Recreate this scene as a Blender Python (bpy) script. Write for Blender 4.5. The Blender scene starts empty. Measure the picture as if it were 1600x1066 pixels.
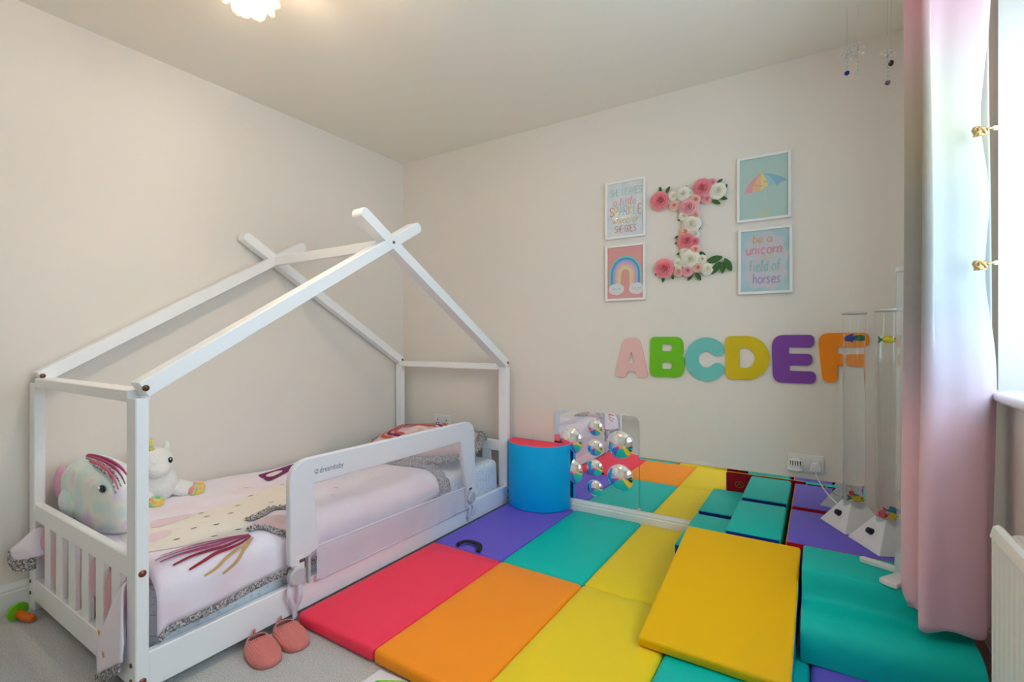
import bpy, bmesh, math, random
from mathutils import Vector, Matrix
PI = math.pi
random.seed(7)
S = bpy.context.scene
COL = S.collection

# ------------------------------------------------------------------ camera
cd = bpy.data.cameras.new('camera'); cam = bpy.data.objects.new('camera', cd); COL.objects.link(cam)
cd.sensor_width = 36.0; cd.lens = 36.0 * 756.0 / 1600.0; cd.clip_start = 0.02
cam.location = (2.665, -2.667, 1.057); cam.rotation_euler = (PI/2, 0, math.radians(32.3))
S.camera = cam
# ------------------------------------------------------------------ world, light, exposure
W = bpy.data.worlds.new('world'); S.world = W; W.use_nodes = True
bg = W.node_tree.nodes['Background']; bg.inputs[0].default_value = (0.64, 0.84, 1.0, 1); bg.inputs[1].default_value = 5.2
pl = bpy.data.lights.new('window_portal', 'AREA'); pl.shape = 'RECTANGLE'; pl.size = 1.87; pl.size_y = 1.22
pl.cycles.is_portal = True
po = bpy.data.objects.new('window_portal', pl); COL.objects.link(po)
po.location = (3.36, -1.516, 1.51); po.rotation_euler = (0, PI/2, 0)
po.rotation_euler = Matrix(((0, 0, 1), (1, 0, 0), (0, 1, 0))).to_euler()
S.view_settings.view_transform = 'Standard'; S.view_settings.look = 'None'
S.view_settings.gamma = 1.0; S.view_settings.use_curve_mapping = False
S.view_settings.exposure = 0.36
S.cycles.max_bounces = 14; S.cycles.diffuse_bounces = 8; S.cycles.transparent_max_bounces = 16

# ------------------------------------------------------------------ materials
def lin(c):
    return tuple((v/12.92 if v <= .04045 else ((v+.055)/1.055)**2.4) for v in c)
def rgb(r, g, b): return lin((r/255., g/255., b/255.))
MATS = {}
def mat(name, c, rough=.5, metal=0., bump=None, var=None, spec=.5, sheen=0., emit=None, trans=0., ior=1.45, sub=0., alpha=None):
    """bump=(scale,strength[,detail]) noise relief; var=(scale,colour2,lo,hi) colour variation"""
    if name in MATS: return MATS[name]
    m = bpy.data.materials.new(name); m.use_nodes = True
    nt = m.node_tree; b = nt.nodes['Principled BSDF']
    b.inputs['Base Color'].default_value = (*c, 1); b.inputs['Roughness'].default_value = rough
    b.inputs['Metallic'].default_value = metal; b.inputs['Specular IOR Level'].default_value = spec
    b.inputs['IOR'].default_value = ior
    if sheen: b.inputs['Sheen Weight'].default_value = sheen
    if trans: b.inputs['Transmission Weight'].default_value = trans
    if sub:
        b.inputs['Subsurface Weight'].default_value = sub; b.inputs['Subsurface Radius'].default_value = (.01, .01, .01)
    if emit:
        b.inputs['Emission Color'].default_value = (*emit[0], 1); b.inputs['Emission Strength'].default_value = emit[1]
    tc = nt.nodes.new('ShaderNodeTexCoord')
    if var:
        n = nt.nodes.new('ShaderNodeTexNoise'); n.inputs['Scale'].default_value = var[0]; n.inputs['Detail'].default_value = 4
        r = nt.nodes.new('ShaderNodeValToRGB')
        r.color_ramp.elements[0].position = var[2]; r.color_ramp.elements[1].position = var[3]
        r.color_ramp.elements[0].color = (*c, 1); r.color_ramp.elements[1].color = (*var[1], 1)
        nt.links.new(tc.outputs['Object'], n.inputs['Vector']); nt.links.new(n.outputs['Fac'], r.inputs['Fac'])
        nt.links.new(r.outputs['Color'], b.inputs['Base Color'])
    if bump:
        n = nt.nodes.new('ShaderNodeTexNoise'); n.inputs['Scale'].default_value = bump[0]
        n.inputs['Detail'].default_value = bump[2] if len(bump) > 2 else 3
        k = nt.nodes.new('ShaderNodeBump'); k.inputs['Strength'].default_value = bump[1]; k.inputs['Distance'].default_value = .01
        nt.links.new(tc.outputs['Object'], n.inputs['Vector']); nt.links.new(n.outputs['Fac'], k.inputs['Height'])
        nt.links.new(k.outputs['Normal'], b.inputs['Normal'])
    MATS[name] = m
    return m
def mix_transparent(name, c, fac, rough=.6, glossy=False):
    """net, film or thin pane: fac = share of surface, rest open"""
    m = bpy.data.materials.new(name); m.use_nodes = True; nt = m.node_tree
    for n in list(nt.nodes): nt.nodes.remove(n)
    o = nt.nodes.new('ShaderNodeOutputMaterial'); mx = nt.nodes.new('ShaderNodeMixShader')
    t = nt.nodes.new('ShaderNodeBsdfTransparent')
    if glossy:
        d = nt.nodes.new('ShaderNodeBsdfGlossy'); d.inputs['Roughness'].default_value = rough
        f = nt.nodes.new('ShaderNodeLayerWeight'); f.inputs['Blend'].default_value = .5
        pw = nt.nodes.new('ShaderNodeMath'); pw.operation = 'POWER'; pw.inputs[1].default_value = 4.5
        q = nt.nodes.new('ShaderNodeMath'); q.operation = 'MULTIPLY_ADD'; q.inputs[1].default_value = fac*.55; q.inputs[2].default_value = .03*fac
        nt.links.new(f.outputs['Facing'], pw.inputs[0]); nt.links.new(pw.outputs[0], q.inputs[0]); nt.links.new(q.outputs[0], mx.inputs[0])
        t.inputs[0].default_value = (*c, 1)
    else:
        d = nt.nodes.new('ShaderNodeBsdfDiffuse'); d.inputs[0].default_value = (*c, 1); mx.inputs[0].default_value = fac
    nt.links.new(t.outputs[0], mx.inputs[1]); nt.links.new(d.outputs[0], mx.inputs[2]); nt.links.new(mx.outputs[0], o.inputs[0])
    MATS[name] = m
    return m

M_wall = mat('wall_paint', rgb(230, 224, 216), .85, bump=(90, .04), spec=.2)
M_ceil = mat('ceiling_paint', rgb(238, 233, 222), .9, bump=(120, .03), spec=.1)
M_white = mat('white_satin_wood', rgb(246, 247, 249), .35, bump=(14, .02))
M_skirt = mat('white_gloss_trim', rgb(236, 235, 234), .3)
M_carpet = mat('grey_carpet', rgb(200, 198, 195), .98, var=(260, rgb(240, 239, 237), .36, .64), bump=(330, .9, 5), spec=.05, sheen=.2)
def vinyl(n, r, g, b): return mat('vinyl_'+n, rgb(r, g, b), .48, bump=(420, .06, 1), spec=.25)
V_red = vinyl('red', 246, 62, 92); V_orange = vinyl('orange', 255, 152, 34); V_yellow = vinyl('yellow', 242, 212, 40)
V_gold = vinyl('golden', 244, 190, 8); V_teal = vinyl('teal', 0, 192, 182); V_purple = vinyl('purple', 108, 94, 208)
V_blue = vinyl('blue', 0, 174, 238); V_navy = vinyl('navy', 18, 40, 140); V_dred = vinyl('dark_red', 190, 12, 36)
V_mar = vinyl('maroon', 70, 14, 48)
M_mirror = mat('acrylic_mirror', (.90, .91, .91), .012, 1.0, bump=(2.2, .012, 0))
M_dome = mat('chrome_dome', (.93, .93, .93), .01, 1.0)
M_bolt = mat('bronze_bolt', rgb(126, 98, 74), .35, .9)
M_black = mat('black_plastic', rgb(18, 17, 18), .35)
M_plastic = mat('white_plastic', rgb(232, 231, 229), .35)
M_duvet = mat('pink_duvet_cotton', rgb(243, 234, 246), .9, var=(7, rgb(242, 224, 236), .45, .7), bump=(26, .10, 4), spec=.1, sheen=.2)
M_sheet = None
M_ruf = mat('grey_speckled_frill', rgb(118, 110, 112), .95, var=(170, rgb(222, 216, 214), .42, .62), bump=(150, .8), spec=.05)
M_cream = mat('cream_print', rgb(241, 234, 224), .92, var=(30, rgb(240, 226, 220), .5, .8), bump=(40, .06), spec=.1)
M_magenta = mat('mauve_print', rgb(176, 70, 116), .8); M_wine = mat('wine_print', rgb(150, 40, 58), .8)
M_goldp = mat('gold_print', rgb(200, 160, 104), .7); M_purp = mat('purple_print', rgb(124, 22, 98), .8)
M_speck = mat('grey_print', rgb(96, 88, 96), .8)

# ------------------------------------------------------------------ helpers
def obj(name, src, m=None, parent=None, smooth=False, loc=None, rot=None, angle=None):
    if isinstance(src, bmesh.types.BMesh):
        me = bpy.data.meshes.new(name); src.normal_update(); src.to_mesh(me); src.free()
    else: me = src
    o = bpy.data.objects.new(name, me); COL.objects.link(o)
    if m is not None:
        if len(me.materials) == 0: me.materials.append(m)
        else:
            o.material_slots[0].link = 'OBJECT'; o.material_slots[0].material = m
    if smooth: 
        for p in me.polygons: p.use_smooth = True
        if angle: me.set_sharp_from_angle(angle=math.radians(angle))
    if parent is not None:
        o.parent = parent
        if loc is None and parent.get('_w'): loc = -Vector(parent.location)
    if loc is not None: o.location = loc
    if rot is not None: o.rotation_euler = rot
    return o
def thing(name, label, cat, loc, rot=None, group=None, world=True):
    """Empty at the base of a thing; world=True means its parts carry world coordinates"""
    o = bpy.data.objects.new(name, None); COL.objects.link(o); o.empty_display_size = .05
    o.location = loc; o['label'] = label; o['category'] = cat
    if rot: o.rotation_euler = rot
    if group: o['group'] = group
    if world: o['_w'] = 1
    return o
def tag(o, label, cat, group=None):
    o['label'] = label; o['category'] = cat
    if group: o['group'] = group
    return o
def struct(o, label=None):
    o['kind'] = 'structure'
    if label: o['label'] = label
    return o
def box(bm, x0, x1, y0, y1, z0, z1, bev=0, seg=2):
    vs = [bm.verts.new((x, y, z)) for x in (x0, x1) for y in (y0, y1) for z in (z0, z1)]
    q = [(0, 1, 3, 2), (4, 6, 7, 5), (0, 4, 5, 1), (2, 3, 7, 6), (0, 2, 6, 4), (1, 5, 7, 3)]
    fs = [bm.faces.new([vs[i] for i in f]) for f in q]
    if bev:
        es = list({e for f in fs for e in f.edges})
        bmesh.ops.bevel(bm, geom=es, offset=bev, segments=seg, profile=.5, affect='EDGES')
    return bm
def bxo(x0, x1, y0, y1, z0, z1, bev=0, seg=2): return box(bmesh.new(), x0, x1, y0, y1, z0, z1, bev, seg)
def prism(bm, pts, axis, a, b, bev=0, seg=2):
    """pts 2D polygon, extruded along axis from a to b. axis 'x': pts are (y,z); 'y': (x,z); 'z': (x,y)"""
    def P(p, t): return {'x': (t, p[0], p[1]), 'y': (p[0], t, p[1]), 'z': (p[0], p[1], t)}[axis]
    A = [bm.verts.new(P(p, a)) for p in pts]; B = [bm.verts.new(P(p, b)) for p in pts]
    n = len(pts); fs = [bm.faces.new(A), bm.faces.new(B[::-1])]
    for i in range(n): fs.append(bm.faces.new((A[i], B[i], B[(i+1) % n], A[(i+1) % n])))
    bmesh.ops.recalc_face_normals(bm, faces=fs)
    if bev:
        es = list({e for f in fs for e in f.edges if e.calc_face_angle(0) > .35})
        bmesh.ops.bevel(bm, geom=es, offset=bev, segments=seg, profile=.5, affect='EDGES')
    return bm
def frame_of(d):
    d = d.normalized(); u = Vector((0, 0, 1)) if abs(d.z) < .9 else Vector((1, 0, 0))
    a = d.cross(u).normalized(); return a, d.cross(a).normalized()
def tube(bm, pts, r, n=10, cap=True):
    """swept round tube; r number or list"""
    pts = [Vector(p) for p in pts]; R = r if isinstance(r, (list, tuple)) else [r]*len(pts)
    rings = []; a = None
    for i, p in enumerate(pts):
        d = (pts[min(i+1, len(pts)-1)] - pts[max(i-1, 0)])
        if a is None: a, b = frame_of(d)
        else:
            a = (a - d.normalized()*a.dot(d.normalized())).normalized(); b = d.normalized().cross(a)
        rings.append([bm.verts.new(p + (a*math.cos(2*PI*k/n) + b*math.sin(2*PI*k/n))*R[i]) for k in range(n)])
    for A, B in zip(rings, rings[1:]):
        for k in range(n): bm.faces.new((A[k], A[(k+1) % n], B[(k+1) % n], B[k]))
    if cap: bm.faces.new(rings[0][::-1]); bm.faces.new(rings[-1])
    bmesh.ops.recalc_face_normals(bm, faces=bm.faces)
    return bm
def lathe(bm, prof, c, n=24, axis='z'):
    rings = []
    for r, h in prof:
        ring = []
        for k in range(n):
            t = 2*PI*k/n; q = (r*math.cos(t), r*math.sin(t), h)
            if axis == 'y': q = (q[0], -q[2], q[1])
            if axis == 'x': q = (q[2], q[0], q[1])
            ring.append(bm.verts.new((c[0]+q[0], c[1]+q[1], c[2]+q[2])))
        rings.append(ring)
    for A, B in zip(rings, rings[1:]):
        for k in range(n): bm.faces.new((A[k], A[(k+1) % n], B[(k+1) % n], B[k]))
    if prof[0][0] > 1e-6: bm.faces.new(rings[0][::-1])
    if prof[-1][0] > 1e-6: bm.faces.new(rings[-1])
    bmesh.ops.remove_doubles(bm, verts=bm.verts, dist=1e-6)
    bmesh.ops.recalc_face_normals(bm, faces=bm.faces)
    return bm
def ellip(bm, c, r, n=20, k=12, fn=None):
    rows = []
    for i in range(k+1):
        t = PI*i/k; row = []
        for j in range(n):
            a = 2*PI*j/n; v = Vector((math.sin(t)*math.cos(a), math.sin(t)*math.sin(a), math.cos(t)))
            s = fn(v) if fn else 1
            row.append(bm.verts.new((c[0]+v.x*r[0]*s, c[1]+v.y*r[1]*s, c[2]+v.z*r[2]*s)))
        rows.append(row)
    for A, B in zip(rows, rows[1:]):
        for j in range(n): bm.faces.new((A[j], B[j], B[(j+1) % n], A[(j+1) % n]))
    bmesh.ops.remove_doubles(bm, verts=bm.verts, dist=1e-6)
    bmesh.ops.recalc_face_normals(bm, faces=bm.faces)
    return bm
def grid(bm, nu, nv, fn):
    V = [[bm.verts.new(fn(i/nu, j/nv)) for j in range(nv+1)] for i in range(nu+1)]
    for i in range(nu):
        for j in range(nv): bm.faces.new((V[i][j], V[i+1][j], V[i+1][j+1], V[i][j+1]))
    return bm
def rpoly(pts, n=5):
    """polygon corners (x,y[,radius]) -> rounded outline"""
    out = []; N = len(pts)
    for i in range(N):
        p = Vector(pts[i][:2]); r = pts[i][2] if len(pts[i]) > 2 else 0
        a = Vector(pts[i-1][:2]) - p; b = Vector(pts[(i+1) % N][:2]) - p
        if r <= 0: out.append(tuple(p)); continue
        la, lb = a.length, b.length; a.normalize(); b.normalize()
        ang = a.angle(b); d = min(r/max(math.tan(ang/2), .05), la*.49, lb*.49)
        p0 = p + a*d; p1 = p + b*d
        for k in range(n+1):
            t = k/n; q = p0*(1-t)**2 + p*2*t*(1-t)*.92 + p1*t*t + (p0+p1)*.5*(2*t*(1-t)*.08)
            out.append((q.x, q.y))
    return out
def fill2d(name, loops, extrude=0., bevel=0.):
    """flat or raised sheet with holes in the XY plane -> mesh"""
    cu = bpy.data.curves.new(name, 'CURVE'); cu.dimensions = '2D'; cu.fill_mode = 'BOTH' if extrude else 'FRONT'
    cu.extrude = extrude; cu.bevel_depth = bevel; cu.bevel_resolution = 2
    for L in loops:
        s = cu.splines.new('POLY'); s.points.add(len(L)-1); s.use_cyclic_u = True
        for p, q in zip(s.points, L): p.co = (q[0], q[1], 0, 1)
    o = bpy.data.objects.new('tmp', cu); COL.objects.link(o)
    dg = bpy.context.evaluated_depsgraph_get(); me = bpy.data.meshes.new_from_object(o.evaluated_get(dg))
    bpy.data.objects.remove(o); me.name = name; me.materials.clear()
    return me
def text_mesh(txt, size):
    cu = bpy.data.curves.new('txt', 'FONT'); cu.body = txt; cu.size = size; cu.align_x = 'LEFT'
    o = bpy.data.objects.new('tmp', cu); COL.objects.link(o); bpy.context.view_layer.update()
    dg = bpy.context.evaluated_depsgraph_get(); me = bpy.data.meshes.new_from_object(o.evaluated_get(dg))
    bpy.data.objects.remove(o); me.materials.clear()
    return me
def xf(me, fn):
    for v in me.vertices: v.co = fn(v.co)
    me.update(); return me
def wallxz(y): return lambda v: Vector((v.x, y - v.z, v.y))          # XY sheet onto the back wall, facing the room
def split(bm, cls, names, mats, parent, smooth=True, angle=40):
    """one solid, its differently coloured covers as separate parts"""
    bm.normal_update(); lab = {f.index: cls(f) for f in bm.faces} if not bm.faces.index_update() else {}
    for k, nm in enumerate(names):
        b = bm.copy(); b.faces.ensure_lookup_table(); b.normal_update()
        dead = [f for f in b.faces if cls(f) != k]
        bmesh.ops.delete(b, geom=dead, context='FACES')
        todo = set(b.faces); isl = []
        while todo:
            st = [todo.pop()]; g = list(st)
            while st:
                f = st.pop()
                for e in f.edges:
                    for q in e.link_faces:
                        if q in todo: todo.remove(q); st.append(q); g.append(q)
            isl.append({f.index for f in g}) if not b.faces.index_update() else None
        for g in isl:
            c = b.copy(); c.faces.ensure_lookup_table()
            bmesh.ops.delete(c, geom=[f for f in c.faces if f.index not in g], context='FACES')
            obj(nm, c, mats[k], parent, smooth=smooth, angle=angle)
        b.free()
    bm.free()
def ribbon(bm, pts, w, closed=False):
    """flat ribbon in XY along a polyline"""
    P = [Vector((p[0], p[1])) for p in pts]; L = []; R = []
    for i, p in enumerate(P):
        d = P[min(i+1, len(P)-1)] - P[max(i-1, 0)]
        if d.length < 1e-9: d = Vector((1, 0))
        d.normalize(); n = Vector((-d.y, d.x))*w/2
        L.append(bm.verts.new((p.x+n.x, p.y+n.y, 0))); R.append(bm.verts.new((p.x-n.x, p.y-n.y, 0)))
    for i in range(len(P)-1): bm.faces.new((R[i], R[i+1], L[i+1], L[i]))
    return bm
def arc(cx, cy, rx, ry, a0, a1, n=10):
    return [(cx+rx*math.cos(math.radians(a0+(a1-a0)*k/n)), cy+ry*math.sin(math.radians(a0+(a1-a0)*k/n))) for k in range(n+1)]
def catmull(P, n=6):
    P = [Vector(p) for p in P]; Q = [P[0]] + P + [P[-1]]; out = []
    for i in range(1, len(Q)-2):
        for k in range(n):
            t = k/n; a, b, c, d = Q[i-1], Q[i], Q[i+1], Q[i+2]
            out.append(.5*((2*b) + (c-a)*t + (2*a-5*b+4*c-d)*t*t + (3*b-a-3*c+d)*t**3))
    out.append(P[-1]); return out
def copy_tree(o, parent=None):
    c = o.copy(); COL.objects.link(c); c.parent = parent
    for ch in list(o.children): copy_tree(ch, c)
    return c

# ------------------------------------------------------------------ the room
XR, YF, H = 3.14, -3.75, 2.40
struct(obj('floor', bxo(-.1, XR+.3, YF-.25, .1, -.1, 0), M_carpet), 'grey looped carpet floor')
struct(obj('ceiling', bxo(-.1, XR+.3, YF-.25, .1, H, H+.1), M_ceil), 'plain painted ceiling')
struct(obj('wall_left', bxo(-.1, 0, YF-.25, .1, 0, H), M_wall), 'plain wall behind the bed')
struct(obj('wall_back', bxo(0, XR+.3, 0, .1, 0, H), M_wall), 'plain wall with pictures and foam letters')
struct(obj('wall_front', bxo(0, XR+.3, YF-.25, YF, 0, H), M_wall), 'plain wall behind the camera')
WY0, WY1, WZ0, WZ1 = -2.45, -.583, .90, 2.12
bm = bmesh.new()
box(bm, XR, XR+.3, YF, WY0, 0, H); box(bm, XR, XR+.3, WY1, 0, 0, H)
box(bm, XR, XR+.3, WY0, WY1, 0, WZ0); box(bm, XR, XR+.3, WY0, WY1, WZ1, H)
struct(obj('wall_right', bm, M_wall), 'window wall on the right')
def skirting(name, a, b, fixed, axis, sgn, label):
    pr = [(0, 0), (.016, 0), (.016, .078), (.013, .082), (.013, .092), (.008, .104), (.005, .112), (0, .112)]
    bm = bmesh.new(); pr = [(fixed + sgn*p, z) for p, z in pr]
    prism(bm, pr, axis, a, b); struct(obj(name, bm, M_skirt), label)
skirting('baseboard_back', .017, XR-.017, 0, 'x', -1, 'white moulded skirting under the mirrors')
skirting('baseboard_left', YF, 0, 0, 'y', 1, 'white moulded skirting behind the bed')
skirting('baseboard_right', YF, -.0, XR, 'y', -1, 'white moulded skirting behind the radiator')
# window: frame, mullion, panes, sill
wf = bmesh.new()
x0, x1 = XR+.17, XR+.235
box(wf, x0, x1, WY0, WY0+.06, WZ0, WZ1, .006); box(wf, x0, x1, WY1-.06, WY1, WZ0, WZ1, .006)
box(wf, x0, x1, WY0+.06, WY1-.06, WZ0, WZ0+.06, .006); box(wf, x0, x1, WY0+.06, WY1-.06, WZ1-.06, WZ1, .006)
wo = struct(obj('window_1', wf, mat('upvc_frame', rgb(240, 241, 243), .3), None), 'white framed window beside the curtain')
for k in (1, 2):
    yy = WY0 + (WY1-WY0)*k/3
    obj('mullion', bxo(x0+.002, x1-.002, yy-.035, yy+.035, WZ0+.06, WZ1-.06, .006), MATS['upvc_frame'], wo)
M_pane = mix_transparent('window_glass', (.97, .98, .98), .8, .0, True)
for k in range(3):
    ya = WY0 + (WY1-WY0)*k/3 + .04; yb = WY0 + (WY1-WY0)*(k+1)/3 - .04
    obj('pane', bxo(x0+.03, x0+.034, ya, yb, WZ0+.05, WZ1-.05), M_pane, wo)
sl = bmesh.new()
prism(sl, rpoly([(XR-.04, WZ0-.022, .012), (XR-.0005, WZ0-.022), (XR-.0005, WZ0+.0008), (XR+.17, WZ0+.0008), (XR+.17, WZ0+.006), (XR-.04, WZ0+.006, .012)]), 'y', WY0-.04, WY1+.045, .003, 1)
struct(obj('trim_1', sl, M_skirt, smooth=True, angle=30), 'white rounded window sill')

# ------------------------------------------------------------------ folding play mats
def mat_panel(name, x0, x1, y0, y1, m, parent, label, ph):
    z1 = .05; bm = bmesh.new(); r = .016
    box(bm, x0+.001, x1-.001, y0, y1, 0, z1, r, 3)
    bmesh.ops.subdivide_edges(bm, edges=[e for e in bm.edges if e.calc_length() > .3], cuts=7, use_grid_fill=True)
    for v in bm.verts:
        if v.co.z > z1-.001:
            u = (v.co.x-x0)/(x1-x0); w = (v.co.y-y0)/(y1-y0)
            v.co.z += .0035*math.sin(PI*max(0, min(1, u)))*math.sin(PI*max(0, min(1, w)))**.5 + .0012*math.sin(23*u+ph)*math.sin(9*w+ph*2)*math.sin(PI*u)
    o = obj(name, bm, m, parent, smooth=True, angle=50); o['label'] = label
    return o
XS = [1.030, 1.434, 1.840, 2.243, 2.645, 3.05]
t = thing('folding_mat', 'red, orange, yellow, teal and purple folding mat nearest the carpet', 'play mat', (2.04, -1.2, 0))
for k, (m, n) in enumerate(((V_red, 'red'), (V_orange, 'orange'), (V_yellow, 'yellow'), (V_teal, 'teal'), (V_purple, 'purple'))):
    if k == 4: mat_panel('mat_panel', XS[k], 3.025, -1.575, -.814, m, t, n+' vinyl panel', k)
    else: mat_panel('mat_panel', XS[k], XS[k+1], -1.575, -.814, m, t, n+' vinyl panel', k)
t = thing('folding_mat', 'purple, teal and yellow folding mat along the mirrored wall', 'play mat', (2.04, -.41, 0))
for k, (m, n) in enumerate(((V_purple, 'purple'), (V_teal, 'teal'), (V_yellow, 'yellow'), (V_orange, 'orange'), (V_red, 'red'))):
    mat_panel('mat_panel', XS[k], XS[k+1], -.812, -.018, m, t, n+' vinyl panel', k+3)
# carrying handle on the purple panel's edge
hb = bmesh.new(); hp = catmull([(1.17, -.808, .052), (1.178, -.79, .062), (1.20, -.765, .066), (1.25, -.762, .067), (1.285, -.775, .066), (1.296, -.793, .062), (1.298, -.81, .052)], 4)
for A, B in zip(hp, hp[1:]):
    pass
L = []
for i, p in enumerate(hp):
    d = hp[min(i+1, len(hp)-1)]-hp[max(i-1, 0)]; n = Vector((-d.y, d.x, 0)).normalized()*.011
    L.append([hb.verts.new(p+q) for q in (n, -n, -n+Vector((0, 0, .006)), n+Vector((0, 0, .006)))])
for A, B in zip(L, L[1:]):
    for k in range(4): hb.faces.new((A[k], A[(k+1) % 4], B[(k+1) % 4], B[k]))
hb.faces.new(L[0]); hb.faces.new(L[-1][::-1]); bmesh.ops.recalc_face_normals(hb, faces=hb.faces)
obj('carrying_handle', hb, M_black, t)['label'] = 'black webbing handle'

# ------------------------------------------------------------------ soft play blocks
def cl_axis(up, side, front=None, back=None):
    def f(fc):
        n = fc.normal
        if abs(n.x) > .72: return side
        if front is not None and n.y < -.72: return front
        if back is not None and n.y > .72: return back
        return up
    return f
M0 = .053
# two-step block
t = thing('step_block', 'teal two-step foam block with navy sides against the mirror', 'foam block', (2.335, -.26, M0))
bm = prism(bmesh.new(), [(2.13, M0), (2.54, M0), (2.54, .271), (2.337, .271), (2.333, .165), (2.13, .165)], 'y', -.485, -.035, .009, 3)
split(bm, lambda f: 1 if abs(f.normal.y) > .72 else (2 if f.normal.x < -.72 and f.calc_center_median().x < 2.2 else 0), ['tread_cover', 'side_panel', 'end_panel'], [V_teal, V_navy, V_navy], t)
# platform
t = thing('platform_block', 'purple-topped foam platform with red sides under the bubble tubes', 'foam block', (2.79, -.25, M0))
bm = prism(bmesh.new(), [(2.557, M0), (3.06, M0), (3.06, .267), (2.557, .267)], 'y', -.467, -.035, .008, 3)
split(bm, lambda f: 1 if abs(f.normal.y) > .72 else (2 if abs(f.normal.x) > .3 else 0), ['top_cover', 'side_panel', 'end_panel'], [V_purple, V_dred, V_orange], t)
# wedge
t = thing('wedge_block', 'golden yellow foam ramp with blue sides in front of the steps', 'foam block', (2.39, -.8, M0))
bm = prism(bmesh.new(), [(-.515, M0), (-1.10, M0), (-1.108, .088), (-.52, .272)], 'x', 2.165, 2.603, .010, 3)
for v in bm.verts:
    if v.co.y > -.8: v.co.x += (.03 if v.co.x < 2.4 else .008)*(v.co.y+.8)/.28
split(bm, cl_axis(0, 1, None, 2), ['ramp_cover', 'side_panel', 'back_panel'], [V_gold, V_blue, V_dred], t)
# logo ring on the red back panel of the wedge
lb = bmesh.new(); ribbon(lb, arc(0, 0, .024, .018, 0, 360, 24), .004); ribbon(lb, [(-.012, -.008), (0, .01), (.012, -.008)], .004)
lm = bpy.data.meshes.new('printed_emblem'); lb.to_mesh(lm); lb.free()
obj('printed_emblem', xf(lm, lambda v: Vector((2.27-v.x, -.5125, .2+v.y))), mat('emblem_print', rgb(150, 120, 60), .6), t)
# wave block
wp = catmull([(-.482, .267), (-.56, .267), (-.64, .267), (-.690, .2665), (-.702, .258), (-.710, .235), (-.716, .205), (-.728, .183), (-.760, .176), (-.80, .178), (-.84, .174), (-.875, .158), (-.894, .130), (-.9, .09), (-.9, M0)], 4)
t = thing('wave_block', 'teal curved foam step with dark maroon side below the curtain', 'foam block', (2.83, -.7, M0))
bm = prism(bmesh.new(), [(p.x, p.y) for p in [Vector((q[0], q[1], 0)) for q in wp]] + [(-.482, M0)], 'x', 2.616, 3.055, 0)
es = [e for e in bm.edges if all(abs(v.co.x-2.616) < 1e-5 for v in e.verts) or all(abs(v.co.x-3.055) < 1e-5 for v in e.verts)]
bmesh.ops.bevel(bm, geom=es, offset=.008, segments=2, profile=.5, affect='EDGES')
split(bm, cl_axis(0, 1, None, 1), ['wave_cover', 'side_panel'], [V_teal, V_mar], t, angle=50)
# half cylinder
t = thing('half_round_block', 'blue half-cylinder foam block with red top', 'foam block', (1.2, -.05, M0))
cx, yb, rr = 1.208, -.022, .203
hc = [(cx+rr*math.cos(a), yb-.006-rr*.93*math.sin(a)) for a in [PI*k/28 for k in range(29)]]
bm = prism(bmesh.new(), hc, 'z', M0, .440, 0)
es = [e for e in bm.edges if abs(e.verts[0].co.z-e.verts[1].co.z) < 1e-5]
bmesh.ops.bevel(bm, geom=es, offset=.007, segments=2, profile=.5, affect='EDGES')
split(bm, lambda f: 1 if f.normal.z > .72 else (2 if f.normal.y > .72 else 0), ['curved_cover', 'top_panel', 'back_panel'], [V_blue, V_red, V_navy], t)

# ------------------------------------------------------------------ mirrors on the back wall
t = thing('bubble_mirror', 'square acrylic mirror with eight convex domes behind the blue half-cylinder', 'mirror', (1.558, -.01, .113))
me = fill2d('mirror_plate', [rpoly([(1.296, .113, .03), (1.821, .113, .03), (1.821, .637, .04), (1.296, .637, .04)])], .002, .0006)
obj('mirror_plate', xf(me, wallxz(-.006)), mat('acrylic_mirror_wavy', (.90, .91, .91), .012, 1.0, bump=(4.2, .11, 0)), t)
for x, z, r, h in ((1.405, .455, .077, .029), (1.405, .270, .077, .029), (1.560, .549, .047, .018), (1.560, .432, .047, .018), (1.560, .313, .047, .018), (1.560, .193, .047, .018), (1.713, .466, .077, .029), (1.713, .275, .077, .029)):
    Rr = (r*r+h*h)/(2*h); amax = math.asin(min(1, r/Rr))
    pr = [(r+.003, 0), (r+.002, .0015)] + [(Rr*math.sin(amax*(1-k/14)), h-Rr+Rr*math.cos(amax*(1-k/14))) for k in range(15)]
    obj('mirror_dome', lathe(bmesh.new(), pr, (x, -.0085, z), 36, 'y'), M_dome, t, smooth=True)
bm = bmesh.new()
prism(bm, [(-.004, .113), (-.009, .113), (-.009, .397), (-.0102, .410), (-.004, .410)], 'x', 1.826, 2.83)
tag(obj('wall_mirror', bm, M_mirror), 'long low mirror strip above the skirting behind the steps', 'mirror')
tag(obj('mirror_clip', bxo(1.817, 1.831, -.017, -.0105, .1125, .124, .002), M_plastic), 'tiny white clip between the two mirrors', 'clip')

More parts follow.
